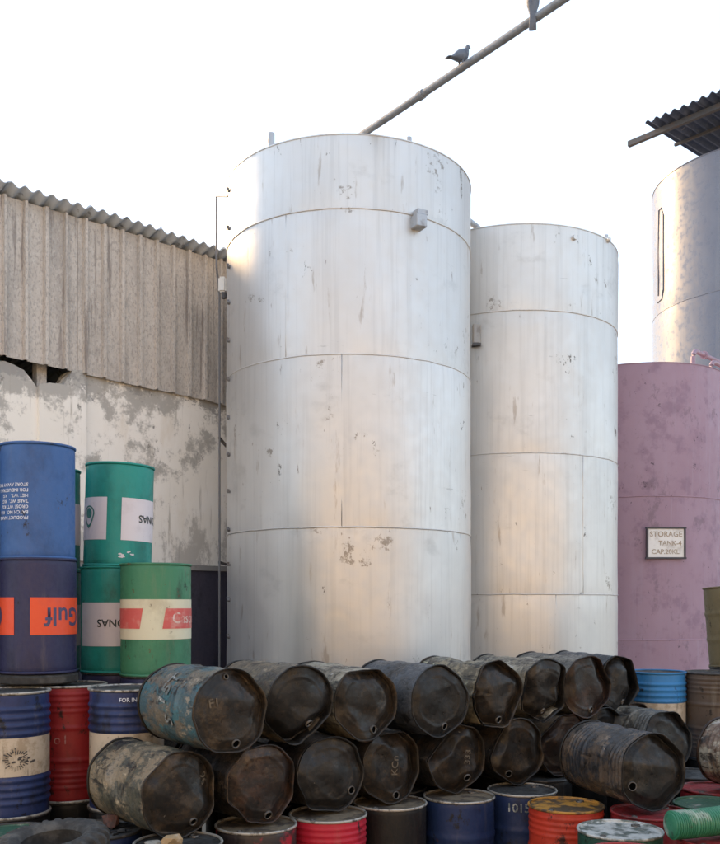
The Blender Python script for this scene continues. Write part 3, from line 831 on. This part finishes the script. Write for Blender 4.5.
BACK = []
LB, LK, LR = M['lid_brown'], M['lid_black'], M['lid_rust']
t1 = lying('teal streaked drum with white painted marks on its side, first of the upper lying row', 232, 6.30, zT + .045, 38, [(40, .96), (-15, .94), (-95, .95), (130, .97), (200, .97)], S['teal'], LB, [(-78, .80, .027), (94, .80, .016)], 1.3)
t2 = lying('crumpled upper drum whose rim comes to a point at the bottom', 302, 6.68, zT + .045, 36, [(-132, .90), (-48, .80), (-5, .92), (60, .98), (165, .97)], S['tan'], LK, [(-55, .72, .027)], 2.7, amp=1.5)
t3 = lying('upper drum with pale flaking shell and flattened top edge', 367, 7.06, zT + .02, 32, [(92, .86), (48, .95), (-50, .91), (-132, .90), (180, .96)], S['cream'], LB, [(-72, .76, .027)], 3.9, amp=1.2)
t4 = lying('slate grey upper drum with nearly round black lid', 441, 7.42, zT + .00, 34, [(-60, .94), (60, .97), (180, .96), (-120, .96)], S['slate'], LK, [(-74, .78, .027)], 4.4, amp=.8)
t5 = lying('upper drum with camouflage-like tan and olive shell and dented sides', 499, 7.80, zT + .01, 34, [(152, .86), (-150, .84), (-30, .86), (60, .94), (-100, .93)], S['olivetan'], LB, [(-80, .76, .027)], 5.8, amp=1.4)
t6 = lying('narrow squashed upper drum pinched on both sides', 548, 8.16, zT + .005, 30, [(4, .76), (178, .80), (-58, .84), (-122, .88)], S['cream'], LK, [(-78, .74, .027)], 6.2, amp=1.5)
t7 = lying('brown lidded upper drum lapped over the last crumpled drum', 589, 8.55, zT + .01, 28, [(178, .90), (32, .90), (-42, .93), (100, .97)], S['grey'], LR, [(-78, .78, .027)], 7.9)
t8 = lying('crumpled black drum at the end of the upper row beside the blue upright drum', 620, 9.02, zT + .0, 26, [(180, .80), (20, .85), (78, .90), (-42, .88), (128, .84)], S['slate'], LK, [(-62, .76, .027)], 8.3, amp=1.6)
b1 = lying('olive and tan drum first in the lower lying row, below the teal streaked one', 182, 6.20, zB, 40, [(132, .92), (0, .94), (-42, .95), (-100, .96), (182, .96)], S['olive'], LB, [(-62, .78, .024)], 9.1)
b2 = lying('lower drum with eight-sided rusty brown lid', 263, 6.56, zB, 37, [(92, .94), (42, .97), (0, .91), (-45, .93), (-92, .95), (-140, .92), (140, .95), (182, .94)], S['dark'], LR, [(-76, .80, .027)], 10.6, amp=.9)
b3 = lying('sooty lower drum with a dented bottom edge above the crimson ribbed drum', 332, 6.93, zB, 34, [(100, .97), (-98, .90), (20, .95), (-150, .97)], S['dark'], LK, [(-36, .80, .027)], 11.2, amp=1.3)
b4 = lying('lower drum chalked with letters on its dark brown lid', 393, 7.28, zB, 34, [(90, .90), (0, .93), (-32, .93), (-122, .93), (180, .94)], S['dark'], LB, [(-80, .80, .027)], 12.5)
b5 = lying('lower drum chalked with numerals, its upper corner bent away', 459, 7.66, zB, 30, [(136, .72), (0, .93), (-60, .87), (-110, .95), (80, .95)], S['dark'], LB, [(-58, .76, .027)], 13.4, amp=1.2)
b6 = lying('lower drum with a folded dent at the top left of its lid', 519, 8.04, zB, 30, [(150, .80), (0, .95), (-122, .90), (-60, .95)], S['dark'], LB, [(-112, .76, .027)], 14.2, amp=1.3)
b7 = lying('caved-in brown lower drum half hidden by the slate barrel in front', 566, 8.44, zB, 26, [(130, .78), (0, .9), (-90, .95)], S['tan'], LR, [(-60, .76, .027)], 15.8, amp=1.6)
b8 = lying('dark slate drum in front of the row with one round hole in its black end', 655, 6.92, 1.19, 19, [(120, .94), (46, .92), (0, .93), (-50, .92), (-112, .95), (180, .94)], S['black'], LK, [(-152, .70, .030)], 16.6, style='multi', amp=1.0, name='lying_drum')
b9 = lying('dark lower drum wedged under the crumpled black end drum', 607, 8.86, zB, 26, [(60, .93), (140, .93), (-50, .95)], S['dark'], LK, [], 17.3)
b10 = lying('rust streaked lower drum just behind the slate barrel', 636, 9.30, zB, 24, [(40, .9), (160, .93)], S['tan'], LR, [], 18.9)
b11 = lying('grey ribbed drum lying before the bright blue upright drum', 668, 8.62, 1.17, 24, [(35, .92), (90, .95), (150, .93)], S['grey'], LK, [], 19.4, style='multi', amp=1.2)
b12 = lying('cream and brown drum lying near the green lids, its end turned away', 812, 7.20, 1.19, 28, [(60, .95), (200, .95)], S['whitebrown'], LR, [], 20.7, style='multi', amp=.9, roll=.6)
for px, D, yaw in ((182, 6.20, 40), (263, 6.56, 37), (332, 6.93, 34), (393, 7.28, 34), (459, 7.66, 30), (519, 8.04, 30)):
    # drums behind the lower row, seen only as dark shapes in its gaps
    C = at(px, HZ, D); C.z = zB; a = Vector((math.sin(rad(yaw)), -math.cos(rad(yaw)), 0)); X = Vector((0, 0, 1)).cross(a)
    if px == 182: continue
    o = C - a * (2 * HD + .06)
    drum('lying_drum', 'dark drum lying behind the lower row, seen only through its gaps', o, M4=Matrix(((X.x, 0, a.x, o.x), (X.y, 0, a.y, o.y), (0, 1, 0, o.z), (0, 0, 0, 1))), R=RD, H=HD, style='hoops',
         body=S['dark'], lid=LK, rim=LK, group='hidden drums behind the lower row', seg=40, share='backlying')
    for k in (.45, 1.3): BACK.append(C - a * (HD + k * HD * .6))
lid_text(t1, 'F1', .085, (-.44, .22), 8, RD, HD, t1['df'])
lid_text(b1, '96', .085, (.72, .30), -70, RD, HD, b1['df'])
lid_text(b4, 'KCn', .085, (.12, .02), 84, RD, HD, b4['df'])
lid_text(b5, '333', .085, (.38, .02), 82, RD, HD, b5['df'])
# painted marks on the teal streaked drum's side
def side_mark(d, s, size, ang, z, m, rot):
    bm = text_bm(s, size, True)
    bmesh.ops.subdivide_edges(bm, edges=[e for e in bm.edges if e.calc_length() > .03], cuts=2)
    ca, sa = math.cos(rad(rot)), math.sin(rad(rot)); R = RD + .006
    for v in bm.verts:
        u, q = v.co.x * ca - v.co.y * sa, v.co.x * sa + v.co.y * ca
        a = rad(ang) + u / RD
        v.co = d['df'](Vector(((RD - .004) * math.cos(a), (RD - .004) * math.sin(a), z + q)))
        k = math.hypot(v.co.x, v.co.y); v.co.x *= (k + .010) / k; v.co.y *= (k + .010) / k
    bm_obj('painted_mark', bm, m, d['body'])
side_mark(t1, '15T', .17, 150, .42, M['whitemark'], 170)
side_mark(t1, 'S', .15, 195, .50, M['whitemark'], 160)

# ------------------------------------------------------------------ upright drums carrying the pile
def up(label, px, D, z, paint, lid, rim, style='smooth', H=.88, R=.2925, bungs=(), tilt=None, group='upright drums in the yard', name='upright_drum', **kw):
    x = (px - 360) / F * D
    d = drum(name, label, Vector((x, D, z)), rz=face_cam(x, D), R=R, H=H, style=style, body=paint, lid=lid, rim=rim, bungs=bungs, group=group, tilt=tilt, **kw)
    return d
RL, RK = P['rimlight'], P['rimdark']
BU = [(60, .74, .027), (240, .76, .016)]
g1 = 'front row of upright drums under the lying pile'
up('sooty upright drum with two stones on its lid', 178, 6.10, 0, P['black'], P['sootlid'], RL, bungs=BU, group=g1)
up('black upright drum with red showing through, bare metal rim', 256, 6.62, 0, mat('black_red_paint', (.028, .02, .02), [((.36, .015, .03), (5, 5, 6), .52, .62, 7, .9), (SOOT, (9, 9, 4), .5, .62, 7, .8)], rough=.5), P['tanlid'], RL, 'hoops', bungs=BU, group=g1)
up('crimson ribbed upright drum between two black drums', 328, 6.95, 0, P['crimson'], P['tanlid'], RL, 'multi', bungs=BU, group=g1)
up('plain black upright drum between the crimson and navy ones', 390, 7.35, 0, P['black'], P['tanlid'], RL, bungs=BU, group=g1)
up('navy upright drum with a single hoop, next to the black drum', 459, 7.60, 0, P['navy'], P['tanlid'], RL, 'hoops', bungs=BU, group=g1)
d15 = up('navy upright drum numbered in white next to the scarlet drum', 522, 7.86, 0, P['navy'], P['sootlid'], RL, 'hoops', bungs=BU, group=g1)
bm_obj('lettering', wrap(text_bm('1015', .10, True), RD + .003, -6, .775), M['whitemark'], d15['body'])
up('scarlet upright drum with orange smeared lid', 566, 7.20, .012, P['scarlet'], P['orange'], P['orange'], 'multi', bungs=BU, group=g1)
up('bottle green upright drum with silvery worn lid', 620, 6.45, 0, P['dgreen'], P['silverlid'], P['silverlid'], bungs=BU, group=g1)
up('maroon upright drum before the silvery lid', 630, 5.80, 0, P['maroon'], P['redlid'], P['redlid'], bungs=BU, group=g1)
up('red lidded upright drum carrying the slate barrel', 650, 7.02, 0, P['red'], P['redlid'], P['redlid'], bungs=BU, group=g1)
up('green lidded upright drum right of the slate barrel', 712, 7.28, 0, P['dgreen'], P['greenlid'], P['greenlid'], bungs=BU, group=g1)
up('red lidded upright drum behind the green lid', 716, 7.90, 0, P['red'], P['redlid'], P['redlid'], bungs=BU, group=g1)
up('red upright drum under the green hose', 722, 6.20, 0, P['red'], P['redlid'], P['redlid'], bungs=BU, group=g1)
# second and third rows below the pile, mostly hidden
hid = 0
taken = [(o.location.x, o.location.y) for o in bpy.data.objects if o.name.startswith('upright_drum')] + [((657 - 360) / F * 9.62, 9.62), ((715 - 360) / F * 9.52, 9.52), ((737 - 360) / F * 10.28, 10.28), ((99 - 360) / F * 6.42, 6.42), ((127 - 360) / F * 7.2, 7.2)]
for D, pxs in ((7.3, (255,)), (7.6, (322,)), (7.95, (392,)), (8.15, (455, )), (8.5, (540, 500, 590)), (9.1, (585, 640, 690)), (9.7, (640,)), (7.6, (622,)), (8.3, (640, 690)), (8.05, (770,)), (7.45, (782,)), (6.8, (205,)), (6.75, (770,)), (8.65, (440,))) + tuple((8.3 + .15 * k, tuple(range(440, 700, 12))) for k in range(9)):
    for px in pxs:
        x = (px - 360) / F * D
        if all((x - a) ** 2 + (D - b) ** 2 > .592 ** 2 for a, b in taken):
            taken.append((x, D))
            drum('support_drum', 'plain dark upright drum almost hidden underneath the lying pile', Vector((x, D, 0)), R=RD, H=.88, body=P['black'], lid=P['sootlid'], rim=RK,
                 group='drums hidden under the pile', seg=40, share='support')

for q in BACK:
    if all((q.x - a) ** 2 + (q.y - b) ** 2 > .592 ** 2 for a, b in taken):
        taken.append((q.x, q.y))
        drum('support_drum', 'plain dark upright drum almost hidden underneath the lying pile', Vector((q.x, q.y, 0)), R=RD, H=.88, body=P['black'], lid=P['sootlid'], rim=RK,
             group='drums hidden under the pile', seg=40, share='support')

# ------------------------------------------------------------------ right: upright drums behind the pile
def under(px, D, H, label='plain dark upright drum standing under another drum behind the pile'):
    x = (px - 360) / F * D
    drum('support_drum', label, Vector((x, D, 0)), R=RD, H=H, body=P['black'], lid=P['sootlid'], rim=RK, group='drums hidden behind the pile', seg=40, share='support%.2f' % H)
dsky = up('bright blue ribbed upright drum with white band against the purple tank', 657, 9.62, .88, P['sky'], P['sootlid'], P['sky'], 'stripe', group='drums behind the pile')
patch('white_band', RD - .0075, 0, 360, .36, .57, P['creamdirty'], dsky['body'], n=64)
up('rusty brown ribbed upright drum beside the bright blue one', 715, 9.52, .88, P['rust'], P['sootlid'], RK, 'multi', group='drums behind the pile')
up('khaki drum leaning slightly on top, before the purple tank', 737, 10.28, 1.785, P['khaki'], P['khaki'], P['khaki'], 'hoops', tilt=(0, rad(-4.5), ), group='drums behind the pile')
up('slate upright drum under the leaning khaki one', 737, 10.28, .88, P['slate'], P['sootlid'], RK, 'hoops', group='drums behind the pile')
for px, D in ((657, 9.62), (715, 9.52), (737, 10.28)): under(px, D, .88)

# ------------------------------------------------------------------ left: stacked drums
gL = 'drums stacked against the wall'
ZL = .89
def stripe_drum(label, px, D, z, H):
    d = up(label, px, D, z, P['stripe'], P['sootlid'], RL, 'stripe', H=H, group=gL)
    patch('cream_band', RD - .0085, 0, 360, H * .335, H * .64, P['creamdirty'], d['body'], n=72)
    return d
sa_ = stripe_drum('royal blue ribbed drum with cream band and round emblem', 10, 6.95, ZL, .92)
sb_ = stripe_drum('royal blue ribbed drum with cream band, beside the olive lying drum', 127, 7.20, ZL, .92)
bm_obj('lettering', wrap(text_bm('FOR INDUST', .042, True), RD + .001, 12, .845), M['ink'], sb_['body'])
# emblem of the first striped drum: a wreath-like wheel of strokes
bm = bmesh.new()
rg = random.Random(4)
for k in range(26):
    a = k / 26 * 2 * math.pi; r0 = .045 + rg.uniform(-.012, .012); r1 = .082 + rg.uniform(-.015, .010); da = .10
    vs_ = [bm.verts.new((r * math.cos(t) * 1.15, r * math.sin(t), 0)) for r, t in ((r0, a - da), (r1, a - da * .6), (r1, a + da * .3), (r0, a + da))]; bm.faces.new(vs_)
for k in range(9):
    x, y = rg.uniform(-.03, .13), rg.uniform(-.03, .03); vs_ = [bm.verts.new((x + q[0] * .014, y + q[1] * .009, 0)) for q in ((-1, -1), (1, -.6), (.8, 1), (-1, .7))]; bm.faces.new(vs_)
bm_obj('emblem', wrap(bm, RD - .0055, 9, .92 * .47), P['wornink'], sa_['body'])
dr = up('narrow view of a red ribbed drum between the royal blue ones', 70, 7.52, ZL, P['red'], P['sootlid'], RL, 'multi', H=.92, group=gL)
for ch, th in (('o', -19), ('l', -7)): bm_obj('lettering', wrap(text_bm(ch, .11, False), RD + .003, th, .50), M['faintmark'], dr['body'])
# uprights below them
up('dark green lidded drum beside the old tyre', 12, 6.32, 0, P['dgreen'], P['greenlid'], RK, H=ZL, group=gL)
up('blue drum with sooty lid holding broken brick rubble', 99, 6.42, 0, P['navy'], P['sootlid'], RK, H=ZL, group=gL, bungs=BU)
up('dark upright drum under the old tyre', 46, 5.30, 0, P['black'], P['sootlid'], RK, H=ZL + .03, group=gL)
for px, D in ((10, 6.95), (127, 7.20), (70, 7.52)): under(px, D, ZL, 'plain dark upright drum under the stacked drums by the wall')
for x, y in ((-2.98, 7.55),):
    for z, H in ((0, ZL), (ZL, .92)):
        drum('support_drum', 'plain dark upright drum under the stacked drums by the wall', Vector((x, y, z)), R=RD, H=H, body=P['black'], lid=P['sootlid'], rim=RK, group='drums hidden behind the pile', seg=40, share='support%.2f' % H)
gx, gy = (156 - 360) / F * 7.85, 7.85
tx, ty = (115 - 360) / F * 8.25, 8.25
rx_, ry_ = (46 - 360) / F * 8.30, 8.30
for x, y in ((gx, gy), (tx, ty), (rx_, ry_)):
    for z, H, p_ in ((0, ZL, 'black'), (ZL, .968, 'indigo')):
        drum('support_drum', 'plain dark upright drum under the stacked drums by the wall', Vector((x, y, z)), R=RD, H=H, body=P[p_], lid=P['sootlid'], rim=RK, group='drums hidden behind the pile', seg=40, share='supp%s%.3f' % (p_, H))
ZU = ZL + .968 + .004

def teal(label, px, D, z, H, th_l, th_r, text_th=None, logo_th=None, tilt=None, R=.30):
    d = up(label, px, D, z, P['teal'], P['teal'], P['teal'], R=R, H=H, group=gL, tilt=tilt, seg=80)
    for a, b in (th_l, th_r):
        if b > a: patch('white_label', R - .001, a, b, H * .25, H * .66, P['white'], d['body'])
    if text_th is not None:
        bm_obj('lettering', wrap(text_bm('PETRONAS', .092, True, align='RIGHT'), R + .002, text_th, H * .47, True), P['blackink'], d['body'])
    if logo_th is not None:
        # drop-shaped outline with a dot in it
        bm = bmesh.new(); n = 40; vo, vi = [], []
        for k in range(n):
            a = 2 * math.pi * k / n
            def drop(s, yo):
                x, y = .072 * s * math.cos(a), .072 * s * math.sin(a) + yo
                if y < 0: x *= max(0.08, 1 + y * 6); y *= 1.75
                return x, y
            vo.append(bm.verts.new((*drop(1, .0), 0))); vi.append(bm.verts.new((*drop(.80, .003), 0)))
        for k in range(n): bm.faces.new((vo[k], vo[(k + 1) % n], vi[(k + 1) % n], vi[k]))
        bm.faces.new([bm.verts.new((.040 * math.cos(2 * math.pi * k / 24), .046 * math.sin(2 * math.pi * k / 24) + .006, 0)) for k in range(24)])
        bm_obj('emblem', wrap(bm, R + .002, logo_th, H * .50), P['tealink'], d['body'])
    return d
tl = teal('lower teal drum with inverted lettering on its white label', 115, 8.25, ZU, .925, (-68, 45), (0, 0), text_th=-30)
tu = teal('upper teal drum with drop emblem and white labels', 117.5, 8.25, ZU + .928, .90, (-130, -20), (4, 115), text_th=34, logo_th=-57, tilt=(0, rad(1.6)))
bmf = bmesh.new()
for k in range(9):
    x, y = rg.uniform(-.06, .06), rg.uniform(-.02, .03); s = rg.uniform(.010, .024)
    bmf.faces.new([bmf.verts.new((x + s * math.cos(t) * rg.uniform(.7, 1.5), y + s * .6 * math.sin(t), 0)) for t in (0, 1.2, 2.5, 3.6, 5)])
bm_obj('paint_chip', wrap(bmf, .299, 14, .10), P['white'], tu['body'])
teal('teal drum glimpsed between the blue drum and the upper teal one', 46, 8.30, ZU + .90, .90, (5, 85), (0, 0))
teal('teal drum below, hidden behind the indigo drum', 46, 8.30, ZU, .895, (5, 85), (0, 0))
gd = up('scuffed green drum with cream band and faded red panels', 156, 7.85, ZU, P['green'], P['green'], P['green'], R=.298, H=.935, group=gL, seg=80)
patch('cream_band', .2965, 0, 360, .935 * .325, .935 * .68, P['cream'], gd['body'], n=72)
for a, b in ((-110, -26), (10, 105)): patch('red_panel', .2985, a, b, .935 * .42, .935 * .60, P['redlabel'], gd['body'], skew=.028)
bm_obj('lettering', wrap(text_bm('Castrol', .125, True, align='LEFT'), .3005, 26, .935 * .51), P['fadedwhite'], gd['body'])

# old tyre used as a spacer below the indigo drum, and the tyre in the foreground
def tyre(label, loc, Ro, Ri, W, rot, tread=True):
    prof = []; h = W / 2
    pts = [(Ri, -h * .55), (Ri + .02, -h * .85), (Ri + .06, -h), (Ro - .06, -h * .98), (Ro - .015, -h * .80), (Ro, -h * .55), (Ro, -h * .2), (Ro, h * .2), (Ro, h * .55), (Ro - .015, h * .80), (Ro - .06, h * .98), (Ri + .06, h), (Ri + .02, h * .85), (Ri, h * .55), (Ri + .012, 0)]
    seg = 144; V, Fc = lathe(pts, seg, True)
    for i in range(len(pts)):
        for k in range(seg):
            v = V[i * seg + k]; r = math.hypot(v.x, v.y)
            if tread and r > Ro - .075 and (k // 3 + (1 if v.z > 0 else 0)) % 2:
                s = (r - (.034 if r > Ro - .03 else .010)) / r; v.x *= s; v.y *= s
                if abs(v.z) > h * .7: v.z *= .86
    root = empty('tyre', loc); root.rotation_euler = rot; tag(root, label, 'tyre', 'old tyres')
    obj('tyre_casing', sharp(mesh('tyre_casing', V, Fc, M['rubber']), 40), root)
    return root
ix, iy = (38.5 - 360) / F * 7.45, 7.45
tyre('flat old tyre squeezed under the indigo drum', (ix, iy, ZL + .925 + .048), .31, .15, .092, (0, 0, 0), False)
ZI = ZL + .925 + .098
idr = up('indigo drum with orange panels and inverted lettering', 38.5, 7.45, ZI, P['indigo'], P['indigo'], P['indigo'], R=.30, H=.905, group=gL, seg=80)
for a, b in ((-135, -37), (-12, 100)): patch('orange_panel', .2995, a, b, .905 * .335, .905 * .66, P['orangelabel'], idr['body'])
bm_obj('lettering', wrap(text_bm('Gulf', .205, True, align='RIGHT'), .3015, 10, .905 * .50, True), P['indigoink'], idr['body'])
bmf = bmesh.new(); bmf.faces.new([bmf.verts.new((.09 * math.cos(2 * math.pi * k / 30), .09 * math.sin(2 * math.pi * k / 30), 0)) for k in range(30)])
bm_obj('emblem', wrap(bmf, .3015, -82, .905 * .50), P['indigoink'], idr['body'])
bl = up('blue drum at the top of the stack with white stencilled lines', 37.5, 7.45, ZI + .907, P['blue'], P['blue'], P['blue'], R=.296, H=.905, group=gL, seg=80)
lines = ['PRODUCT NAME', 'BATCH NO.  KG', 'GROSS WT. KG', 'TARE WT.   KG', 'NET WT.    KG', 'FOR INDUSTRIAL USE', 'STORE AWAY FROM']
for k, s in enumerate(lines):
    bm_obj('lettering', wrap(text_bm(s, .036, True, align='LEFT'), .2985, -13, .905 * .345 + k * .043, True), M['ink'], bl['body'])
lx = -3.24
for z, H, p_, lab in ((ZI, .905, 'indigo', 'second indigo drum cut off beside the one with orange panels'), (ZI + .907, .905, 'blue', 'second blue drum cut off beside the one with stencilled lines')):
    drum('upright_drum', lab, Vector((lx, 7.45, z)), R=.296, H=H, body=P[p_], lid=P[p_], rim=P[p_], group=gL)
for z, H in ((0, ZL), (ZL, 1.02)):
    drum('support_drum', 'plain dark upright drum under the stacked drums by the wall', Vector((-3.56, 7.45, z)), R=RD, H=H, body=P['black'], lid=P['sootlid'], rim=RK, group='drums hidden behind the pile', seg=40, share='supq%.3f' % H)
tyre('worn tyre with chunky tread lying before the rubble lid', ((50 - 360) / F * 5.30, 5.34, ZL + .150), .325, .17, .185, (rad(6), rad(-3), 0))

# ------------------------------------------------------------------ rubble, stones, hose
def rock(name, label, loc, size, m, seed, cat, group=None):
    bm = bmesh.new(); rr = random.Random(seed)
    for _ in range(15):
        n_ = Vector((rr.uniform(-1, 1), rr.uniform(-1, 1), rr.uniform(-1, 1))).normalized(); n_ = Vector([math.copysign(abs(c) ** .6, c) for c in n_])
        bm.verts.new((n_.x * size[0], n_.y * size[1], n_.z * size[2]))
    hl = bmesh.ops.convex_hull(bm, input=bm.verts[:])
    bmesh.ops.delete(bm, geom=[v for v in bm.verts if not v.link_faces], context='VERTS')
    zm = min(v.co.z for v in bm.verts)
    for v in bm.verts: v.co.z -= zm
    me = bpy.data.meshes.new(name); bm.to_mesh(me); bm.free(); me.materials.append(m)
    o = obj(name, me); o.location = loc; o.rotation_euler = (0, 0, rr.uniform(0, 3)); tag(o, label, cat, group); return o
zl = .866
rock('stone', 'ochre stone on the sooty drum lid', ((172 - 360) / F * 6.02, 6.02, zl), (.085, .05, .042), M['stone_y'], 3, 'stone')
rock('stone', 'pale grey stone beside the ochre one on the sooty lid', ((152 - 360) / F * 5.98, 5.98, zl), (.06, .045, .03), M['stone_g'], 5, 'stone')
rock('brick_piece', 'broken dark red brick piece on the rubble lid', ((110 - 360) / F * 6.50, 6.50, .876), (.07, .045, .055), M['brick'], 8, 'brick')
for k, (px, D, s) in enumerate(((95, 6.55, .05), (104, 6.36, .045), (122, 6.38, .04), (88, 6.40, .035), (115, 6.30, .03))):
    rock('rubble_flake', 'small black flake of rubble on the sooty lid near the brick piece', ((px - 360) / F * D, D, .876), (s, s * .8, s * .3), M['stone_g'] if k == 3 else M['rubber'], 20 + k, 'rubble', 'flakes on the rubble lid')
# corrugated hose
hp = [at(669, HZ, 6.12), at(690, HZ, 6.16), at(715, HZ, 6.24), at(745, HZ, 6.36), at(775, HZ, 6.5)]
path, rr = [], []
n = 420; zc = .886 + .100
for i in range(n + 1):
    t = i / n * (len(hp) - 1); k = min(int(t), len(hp) - 2); f = t - k
    q = hp[k].lerp(hp[k + 1], f); path.append(Vector((q.x, q.y, zc)))
    e = min(1, i / 14); rr.append((.084 + .013 * abs(math.sin(i * math.pi / 10.0)) ** .6) * (.55 + .45 * math.sin(e * math.pi / 2)))
V, Fc = tube([p - Vector((path[0].x, path[0].y, zc - .1)) for p in path], rr, 24)
ho = obj('corrugated_hose', sharp(mesh('corrugated_hose', V, Fc, M['hose']), 60)); ho.location = (path[0].x, path[0].y, zc - .1)
tag(ho, 'green corrugated hose lying on the red drum lid', 'hose')
